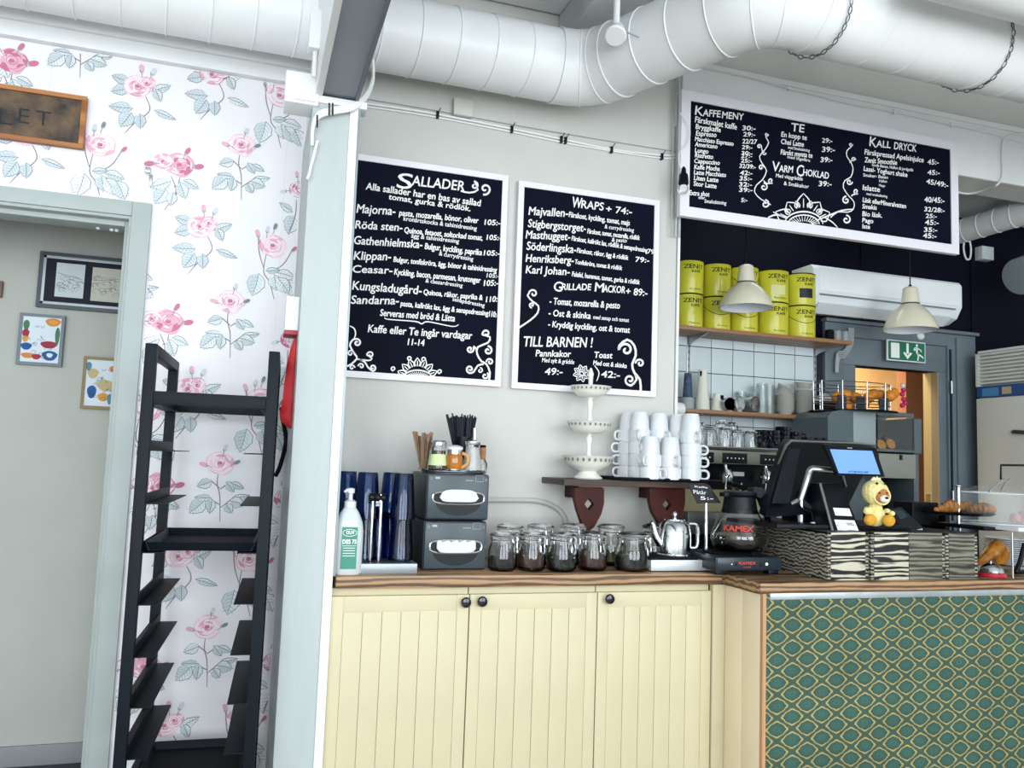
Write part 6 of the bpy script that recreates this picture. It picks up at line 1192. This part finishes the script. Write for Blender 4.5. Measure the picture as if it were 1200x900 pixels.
# pendant lamps
def pendant(label, px, ytop, yneck, yrim, w_, Y, cordtop, part_cord):
    c = at(px, yrim, Y=Y); k = mpp(c); t = thing('pendant_lamp', label, 'pendant lamp', c); R = w_/2*k; H1 = (yrim-yneck)*k; H2 = (yrim-ytop)*k
    prof = [(R, 0), (R*.985, H1*.10), (R*.86, H1*.42), (R*.66, H1*.72), (R*.40, H1*.97), (R*.33, H1*1.02)]
    part('shade', B().lathe(prof+[(R*.31, H1*1.0), (R*.62, H1*.70), (R*.83, H1*.40), (R*.96, H1*.08), (R*.97, 0)], 44, cap=False), M('cream_enamel', '#ddd9c2', .3, coat=.3), t)
    part('shade_lining', B().lathe([(R*.955, .001), (R*.95, H1*.08), (R*.82, H1*.39), (R*.61, H1*.69), (R*.30, H1*.99), (.001, H1)], 44, cap=False), M('lamp_lining', '#e4e9f2', .4), t)
    part('neck_band', B().lathe([(R*.345, H1*1.0), (R*.345, H1*1.06)], 30), M('band_dark', '#333333', .4), t); part('socket_cover', B().lathe([(R*.34, H1*1.05), (R*.27, H2*.97), (R*.2, H2), (.001, H2)], 30), M('cream_enamel', '#ddd9c2', .3), t)
    part('bulb', B().ball((0, 0, H1*.45), R*.24, 14), CHINA, t)
    part('cord_grip', B().tube([(0, 0, H2), (0, 0, H2+3*k)], 1.8*k, 10), BLACK, t); part('cord', B().tube([(0, 0, H2), (0, 0, 3.10-c.z)], .0035, 6), BLACK, t)
pendant('cream enamel pendant lamp hanging before the yellow tins', 874, 310, 332, 361, 62, 3.72, 0, 0)
pendant('cream enamel pendant lamp hanging before the air conditioner', 1067, 336, 357, 387, 60, 3.72, 0, 0)
q = at(1079, 394, Y=3.95); bh = thing('wall_lamp_base', 'small white curved bracket just right of exit sign top', 'bracket', q); part('bracket', B().ball((0, 0, 0), .028, 12, (1, .5, .8)).tube([(.01, 0, .01), (.05, .05, .03)], .01, 8), CHINA, bh)
# exit sign
Ye = YK-.07; P = [at(1039.5, 397, Y=Ye), at(1084.5, 402, Y=Ye), at(1085, 426, Y=Ye), at(1040.5, 422, Y=Ye)]; x0, x1 = P[0].x, P[1].x; z1, z0 = (P[0].z+P[1].z)/2, (P[2].z+P[3].z)/2
ex = thing('exit_sign', 'green emergency exit sign with door, arrow and running figure', 'sign', (x0, Ye, z0)); W_, H_ = x1-x0, z1-z0
part('housing', B().box(0, W_, 0, .012, 0, H_, .002), CHINA, ex); part('green_face', B().box(W_*.03, W_*.97, -.002, .0, H_*.06, H_*.94), M('exit_green', '#0d6b4e', .4), ex, 'green face')
b = B(); s = lambda pts: b.poly([(u*W_, -.0028, v_*H_) for u, v_ in pts])
s([(.09,.14),(.31,.14),(.31,.86),(.09,.86)]); s([(.49,.38),(.55,.38),(.55,.88),(.49,.88)]); s([(.40,.42),(.45,.46),(.52,.30),(.59,.46),(.64,.42),(.52,.12)])
cx_, cz_ = .765, .82; b.poly([((cx_+.028*math.cos(a))*W_, -.0028, (cz_*H_+.028*W_*math.sin(a))) for a in [2*PI*i/14 for i in range(14)]])
for st2, w_ in (([(.77,.70),(.76,.50),(.78,.40)],.05),([(.78,.42),(.80,.28),(.78,.10)],.035),([(.77,.42),(.86,.34),(.93,.24)],.035),([(.76,.68),(.70,.58),(.68,.60)],.025),([(.77,.70),(.86,.62),(.88,.52)],.025),([(.68,.62),(.71,.70),(.77,.72)],.022)): b.strip([(u*W_, -.0032-.0001*len(st2), v_*H_) for u, v_ in st2], w_*W_)
part('pictogram', b, M('sign_white', '#eef3ee', .5), ex, 'white door, arrow and running figure')
# router box, hanging cables
q = at(1152, 298, Y=YK-.02); setp(part('wall_box', B().box(-.05, .05, -.04, .02, -.045, .045, .004), M('box_white', '#cfd6d6', .5), None, loc=q), 'small white box on navy wall right of drinks board', 'wall box')
q = at(1133, 285, Y=YK-.03); cb_ = thing('cable_loop', 'white cable loop hanging under the slim kitchen duct', 'cable', q); k = mpp(q); part('cable', B().tube(spline([(-1*k, 0, 10*k), (-5*k, 0, -5*k), (-2*k, 0, -18*k), (4*k, 0, -18*k), (6*k, 0, -6*k), (3*k, 0, 8*k)], 5), 1.1*k, 8), CW, cb_)
q = at(995, 398, Y=YK-.06); cb_ = thing('cable_loop', 'coil of grey cables hanging at the right end of upper shelf', 'cable', q); k = mpp(q)
for i in range(4): part('cable', B().tube(spline([(i*2*k, 0, 14*k), ((i*2-1)*k, 0, -4*k), ((i-8)*k, 0, (-14-i*2)*k), ((i-17)*k, 0, (-18-2*i)*k), ((i-19)*k, 0, (-40)*k)], 5), 1.0*k, 6), M('cable_grey', '#9ba3a5', .5), cb_)
for i in range(3):
    px = (972, 981, 990)[i]; q = at(px, 392, Y=YS+.12); setp(part('storage_jar', B().lathe([(.022, 0), (.026, .05), (.024, .075), (.012, .08)], 20), M('jar_grey', '#8f9496', .4) if i else MATTE, None, loc=(q.x, YS+.12, z1s)), 'small %s container on upper shelf end, %s' % (('black', 'grey', 'grey')[i], ('next to the tins', 'in the middle', 'outermost')[i]), 'container')
# ================================================================== juicer with oranges
YJ = 3.70; a, c = at(971, 560, Y=YJ), at(1078, 560, Y=YJ); k = mpp(a); zj0, zj1 = at(1020, 640, Y=YJ).z, at(1020, 483, Y=YJ).z
jc = thing('juice_machine', 'grey orange juicing machine with clear front window behind the till', 'juicer', (a.x, YJ, zj0)); W_ = c.x-a.x; H = zj1-zj0; u = lambda px: at(px, 560, Y=YJ).x-a.x; zz = lambda py: at(1030, py, Y=YJ).z-zj0
JG = M('juicer_grey', '#5b686d', .35, .4); JL = M('juicer_light', '#9aa5a8', .35, .5)
part('upper_housing', B().slab([(u(970), 0, zz(542)), (u(970), 0, zz(492)), (u(975), 0, zz(486)), (u(990), 0, zz(482)), (u(1027), 0, zz(481)), (u(1027), 0, zz(545))], (0, .30, 0)), JG, jc)
part('light_panel', B().box(u(1000), u(1026), -.004, .01, zz(528), zz(484), .003), JL, jc)
part('window_frame', B().box(u(1027), u(1078), .25, .30, zz(529), zz(484), .004).box(u(1027), u(1078), -.01, .25, zz(529), zz(526), .002).box(u(1027), u(1072), -.0, .30, zz(486), zz(482), .004).box(u(1070), u(1079), -.012, .28, zz(530), zz(488), .006), JG, jc)
part('window', B().box(u(1028), u(1070), -.004, -.001, zz(526), zz(485)), M('juicer_glass', '#e8f2f2', .0, trans=1), jc, 'clear curved window')
part('squeezer', B().lathe([(.03, 0), (.035, .02), (.01, .05)], 20, c=(u(1040), .12, zz(520))).lathe([(.03, 0), (.035, .02), (.01, .05)], 20, c=(u(1058), .14, zz(520))).box(u(1030), u(1068), .2, .24, zz(526), zz(488)), M('dark_chrome', '#3a4448', .3, .6), jc)
part('lower_housing', B().box(u(1029), u(1072), -.01, .28, zz(560), zz(531), .006), M('juicer_taupe', '#8b8d84', .4, .3), jc); part('tap', B().tube([(u(1054), -.012, zz(532)), (u(1054), -.012, zz(538))], 2*k, 10), BLACK, jc)
part('column', B().box(u(985), u(1045), .12, .30, 0, zz(556), .006), JG, jc); part('right_side', B().box(u(1071), u(1077), .0, .26, zz(600), zz(530), .003), JG, jc); part('black_back', B().box(u(1044), u(1071), .2, .26, 0, zz(560)), MATTE, jc)  # last part is a matte black block below the lower housing
ORG = M('orange_peel', '#e08a1e', .5, var=.15, sc_=40, bump=.3)
bs_ = thing('orange_basket', 'chrome wire basket with dark panels full of oranges on the juicer', 'basket', (u(1020)+a.x, YJ+.14, zj1+.004)); bw = (u(1059)-u(974))/2; bh_ = (zz(444)-zz(480))
for z_ in (0, bh_*.25, bh_*.45, bh_*.7, bh_*.95): part('wire_ring', B().tube([(bw*math.cos(t_), .12*math.sin(t_), z_) for t_ in [2*PI*i/36 for i in range(36)]], .003, 6, closed=True), STEEL, bs_)
for i in range(10): t_ = 2*PI*i/10+.3; part('wire_post', B().tube([(bw*math.cos(t_), .12*math.sin(t_), 0), (bw*1.02*math.cos(t_), .122*math.sin(t_), bh_*.98)], .0034, 6), STEEL, bs_)
part('basket_floor', B().lathe([(bw*.98, 0), (bw*.98, .004)], 30), MATTE, bs_); bs_.children
for x in (-.62, -.1, .55): part('dark_panel', B().box(x*bw-.03, x*bw+.03, -.096, -.092, .004, bh_*.5), M('basket_navy', '#1a2233', .4), bs_)
om = None
for i, (px, py, yy_) in enumerate(((981,466,.02),(991,463,-.02),(992,476,-.04),(1012,474,-.06),(1018,466,.0),(1024,462,.04),(1032,463,.02),(1043,464,-.05),(1047,461,.04),(1003,466,.05),(1036,472,.05))):
    q = at(px, py, Y=YJ+.14+yy_); lab = 'orange in the wire basket, %s' % ('far left upper','left beside the post','left near the bottom','front centre near the bottom','centre front','centre rear','centre right','right front','far right','left rear','right rear')[i]
    if om is None: om = setp(part('orange', B().ball((0, 0, 0), .032, 16), ORG, None, loc=q), lab, 'orange', 'oranges in the wire basket')
    else: copy(om, q, label=lab)
for i, (px, py) in enumerate(((1033, 521), (1044, 520))):
    q = at(px, py, Y=YJ+.03); hf = setp(part('orange_half', B(Matrix.Rotation(1.25, 4, 'X')).lathe([(.001, -.03), (.020, -.022), (.029, 0), (.026, .001), (.001, .0012)], 24), M('orange_flesh', '#ee9420', .4, var=.25, sc_=50), None, loc=q), 'halved orange behind the juicer window, %s' % ('left', 'right, cut side showing')[i], 'orange')
q = at(1058, 460, Y=4.15); kc = thing('hanging_trinket', 'pink and white keyring hanging in the kitchen doorway', 'keyring', q); k = mpp(q)
for i, (dx, dz, col) in enumerate(((0, 8, 'w'), (1, 3, 'p'), (-1, -2, 'p'), (1, -8, 'p'), (3, -12, 'p'), (-1, -15, 'p'))): part('bead', B().ball((dx*k, 0, dz*k), 3*k, 10), M('trinket_pink', '#c2235f', .4) if col == 'p' else CHINA, kc)
part('hook', B().tube([(0, 0, 10*k), (8*k, .02, 7*k)], .003, 6), BLACK, kc)
# ================================================================== espresso machine
YE = 3.62; a, c = at(800, 540, Y=YE), at(918, 540, Y=YE); k = mpp(a); base = at(860, 640, Y=YE).z; zz = lambda py: at(860, py, Y=YE).z; 
em = thing('espresso_machine', 'steel espresso machine with black button panels behind the shelf of mugs', 'coffee machine', (a.x, YE, .935)); o = Vector(em.location); W_ = at(925, 540, Y=YE).x-a.x; u = lambda px: at(px, 540, Y=YE).x-a.x; z_ = lambda py: zz(py)-.935
part('cup_tray', B().box(0, W_, -.02, .40, z_(527), z_(523.5), .003), STEEL, em); part('top_rail', B().tube([(0, -.02, z_(525)), (W_, -.02, z_(525))], .005, 8), CHROME, em)
part('front_band', B().box(0, W_, 0, .38, z_(544), z_(528), .003), M('taupe_steel', '#8d8c80', .35, .6), em)
for x0_, x1_ in ((808, 836), (846.5, 875), (891, 920)):
    part('button_panel', B().box(u(x0_), u(x1_), -.006, .002, z_(543), z_(531), .002), BLACK, em)
    b = B()
    for i in range(5): xx = u(x0_)+(u(x1_)-u(x0_))*(.18+.16*i); b.poly([(xx+.004*math.cos(t_), -.0068, z_(537)+.004*math.sin(t_)) for t_ in [2*PI*j_/8 for j_ in range(8)]])
    part('buttons', b, CHALK, em)
part('body', B().box(0, W_, .12, .38, z_(575), z_(544), .004), BLACK, em)
part('splash_back', B().slab([(0, .14, z_(572)), (W_, .14, z_(572)), (W_, .04, z_(600)), (0, .04, z_(600))], (0, .01, 0)), M('mdf_board', '#b8ac86', .6), em)
for px in (853, 900):
    part('group_head', B().lathe([(.030, z_(566)), (.034, z_(560)), (.034, z_(556)), (.022, z_(550))], 24, c=(u(px+5), .05, 0)), CHROME, em); part('portafilter', B().tube([(u(px+5), .04, z_(566)), (u(px+4), -.08, z_(570)), (u(px+4), -.11, z_(571))], [.016, .012, .015], 10), BLACK, em); part('spout', B().tube([(u(px+2), .03, z_(566)), (u(px), .02, z_(574))], .006, 8).tube([(u(px+8), .03, z_(566)), (u(px+10), .02, z_(574))], .006, 8), CHROME, em)
    part('steam_tube', B().tube([(u(px-3), .0, z_(545)), (u(px-2), -.01, z_(558))], .008, 10), CHROME, em); 
part('machine_label', B().box(u(862), u(887), .112, .118, z_(558), z_(553)), CHALK, em)
for px in (868, 905): part('steam_wand', B().tube([(u(px)-.0, -.01, z_(566)), (u(px-9), -.04, z_(588))], .0035, 8), CHROME, em)
part('drip_tray', B().box(0, W_, -.06, .38, z_(625), z_(600), .004), STEEL, em); part('black_base', B().box(0, W_, -.03, .36, 0, z_(625)), BLACK, em)
zt_ = .935+z_(523.5)+.001
gm = None
for i, (px, Y_, r, h) in enumerate(((831,3.70,9.5,21),(850,3.70,9.5,22),(864,3.68,9,19),(880,3.70,9,19),(820,3.80,8,26),(845,3.86,9,30),(857,3.86,9,28))):
    q = at(px, 522, Y=Y_); q.z = zt_; k = mpp(q); lab = 'clear drinking glass upside down on coffee machine, %s' % ('left front','second of the front row','third of the front row','fourth, beside black cups','rear left behind the mugs','rear behind second','rear behind third')[i]
    t = thing('drinking_glass', lab, 'glass', q, group='glasses on the coffee machine'); part('glass_body', B().lathe([(r*k, 0), (r*k*.98, h*.5*k), (r*.8*k, h*k), (r*.3*k, h*k), (r*.25*k, h*.93*k), (r*.7*k, h*.90*k), (r*.9*k, h*.5*k), (r*.92*k, 0)], 20), GLASS, t); part('glass_foot', B().lathe([(r*.5*k, h*k), (r*.55*k, h*1.06*k), (.001, h*1.08*k)], 16), CHINA if i % 2 else CHROME, t)
BC = M('black_china', '#0b0d18', .15, coat=.5)
for i, (px, Y_, lv) in enumerate(((893,3.70,3),(905,3.68,3),(917,3.72,4),(930,3.72,3),(945,3.74,2),(958,3.76,2))):
    q = at(px, 522, Y=Y_); k = mpp(q)
    for j_ in range(lv):
        lab = 'black coffee cup, %s of the stack %s' % (('bottom', 'second', 'third', 'top fourth')[j_], ('beside the glasses', 'second from the glasses', 'tallest, above the till', 'fourth from the glasses', 'fifth from the glasses', 'at the far right')[i])
        if gm is None:
            gm = thing('black_cup', lab, 'cup', (q.x, Y_, zt_), group='black cups on the coffee machine'); part('cup_body', B().lathe([(6*k, 0), (9*k, 6*k), (9.5*k, 10.5*k), (8.8*k, 10.5*k), (8*k, 6*k), (.001, 1.5*k)], 22), BC, gm); part('handle', B().tube(spline([(8.5*k, 0, 8*k), (13*k, 0, 8*k), (12.5*k, 0, 4*k), (8*k, 0, 4*k)], 4), .9*k, 8), BC, gm)
        else: copy(gm, (q.x, Y_, zt_+j_*.024), (0, 0, random.random()*6), lab)
# ================================================================== fridge on the right
FX = at(1146, 500, Y=4.05).x; fz = at(1146, 412, X=FX).z; YF1, YF0 = 4.06, 3.35
fg = thing('tall_fridge', 'tall white commercial fridge with louvred top standing right of the kitchen door', 'fridge', (FX, YF1, 0)); o = Vector(fg.location)
FW = M('fridge_white', '#d9dcd6', .4, var=.04, sc_=3)
zb0, zb1 = at(1150, 466, X=FX).z, at(1150, 453, X=FX).z
part('cabinet_body', B(Matrix.Translation(-o)).box(FX+.03, FX+.75, YF0, YF1, .05, fz, .004), FW, fg)
part('door', B(Matrix.Translation(-o)).box(FX, FX+.03, YF0, YF1, .1, zb0-.005, .006), FW, fg)
part('blue_strip', B(Matrix.Translation(-o)).box(FX-.002, FX+.03, YF0, YF1-.006, zb0, zb1, .002), M('fridge_blue', '#1f4f8f', .35), fg, 'blue control strip')
part('grille_frame', B(Matrix.Translation(-o)).box(FX-.002, FX+.03, YF1-.02, YF1, zb1, fz).box(FX-.002, FX+.03, YF0, YF1, fz-.015, fz), FW, fg)
n = 9
for i in range(n): z0_ = zb1+.008+(fz-zb1-.02)*i/n; part('louvre', B(Matrix.Translation(-o)).slab([(FX+.02, YF0, z0_), (FX-.002, YF0, z0_+.006), (FX-.002, YF0, z0_+.016), (FX+.02, YF0, z0_+.022)], (0, YF1-YF0-.02, 0)), FW, fg)
Yl = 4.0
def onf(px, py): return at(px, py, X=FX-.003)
for (pa, pb, m_, nm) in (((1151, 455.5), (1170, 463.5), M('label_blue2', '#3f86b8', .4), 'badge'), ((1174, 453.5), (1185, 461), M('label_tan', '#b5a77e', .4), 'badge')):
    A_, C_ = onf(*pa), onf(*pb); part(nm, B(Matrix.Translation(-o)).box(FX-.0035, FX-.002, C_.y, A_.y, C_.z, A_.z), m_, fg)
q = onf(1196, 508); part('handle', B(Matrix.Translation(-o)).tube([(FX-.004, q.y+.05, q.z+.01), (FX-.03, q.y+.02, q.z+.01), (FX-.03, q.y-.1, q.z)], .012, 10), M('handle_dark', '#33383b', .4), fg)
# small extras behind plate stand
q = at(1072, 610, Y=3.3); st3 = thing('black_stand_rack', 'dark open metal rack behind the card terminal', 'rack', (q.x, 3.25, .93)); k = mpp(q)
zt3 = at(1075, 600, Y=3.25).z-.93
part('top_plate', B().box(-.10, .16, 0, .3, zt3-.012, zt3, .003), M('slate_top', '#3b4246', .5), st3)
for x in (-.095, .14, .155): part('leg', B().box(x, x+.012, 0, .3, 0, zt3-.012), BLACK, st3)
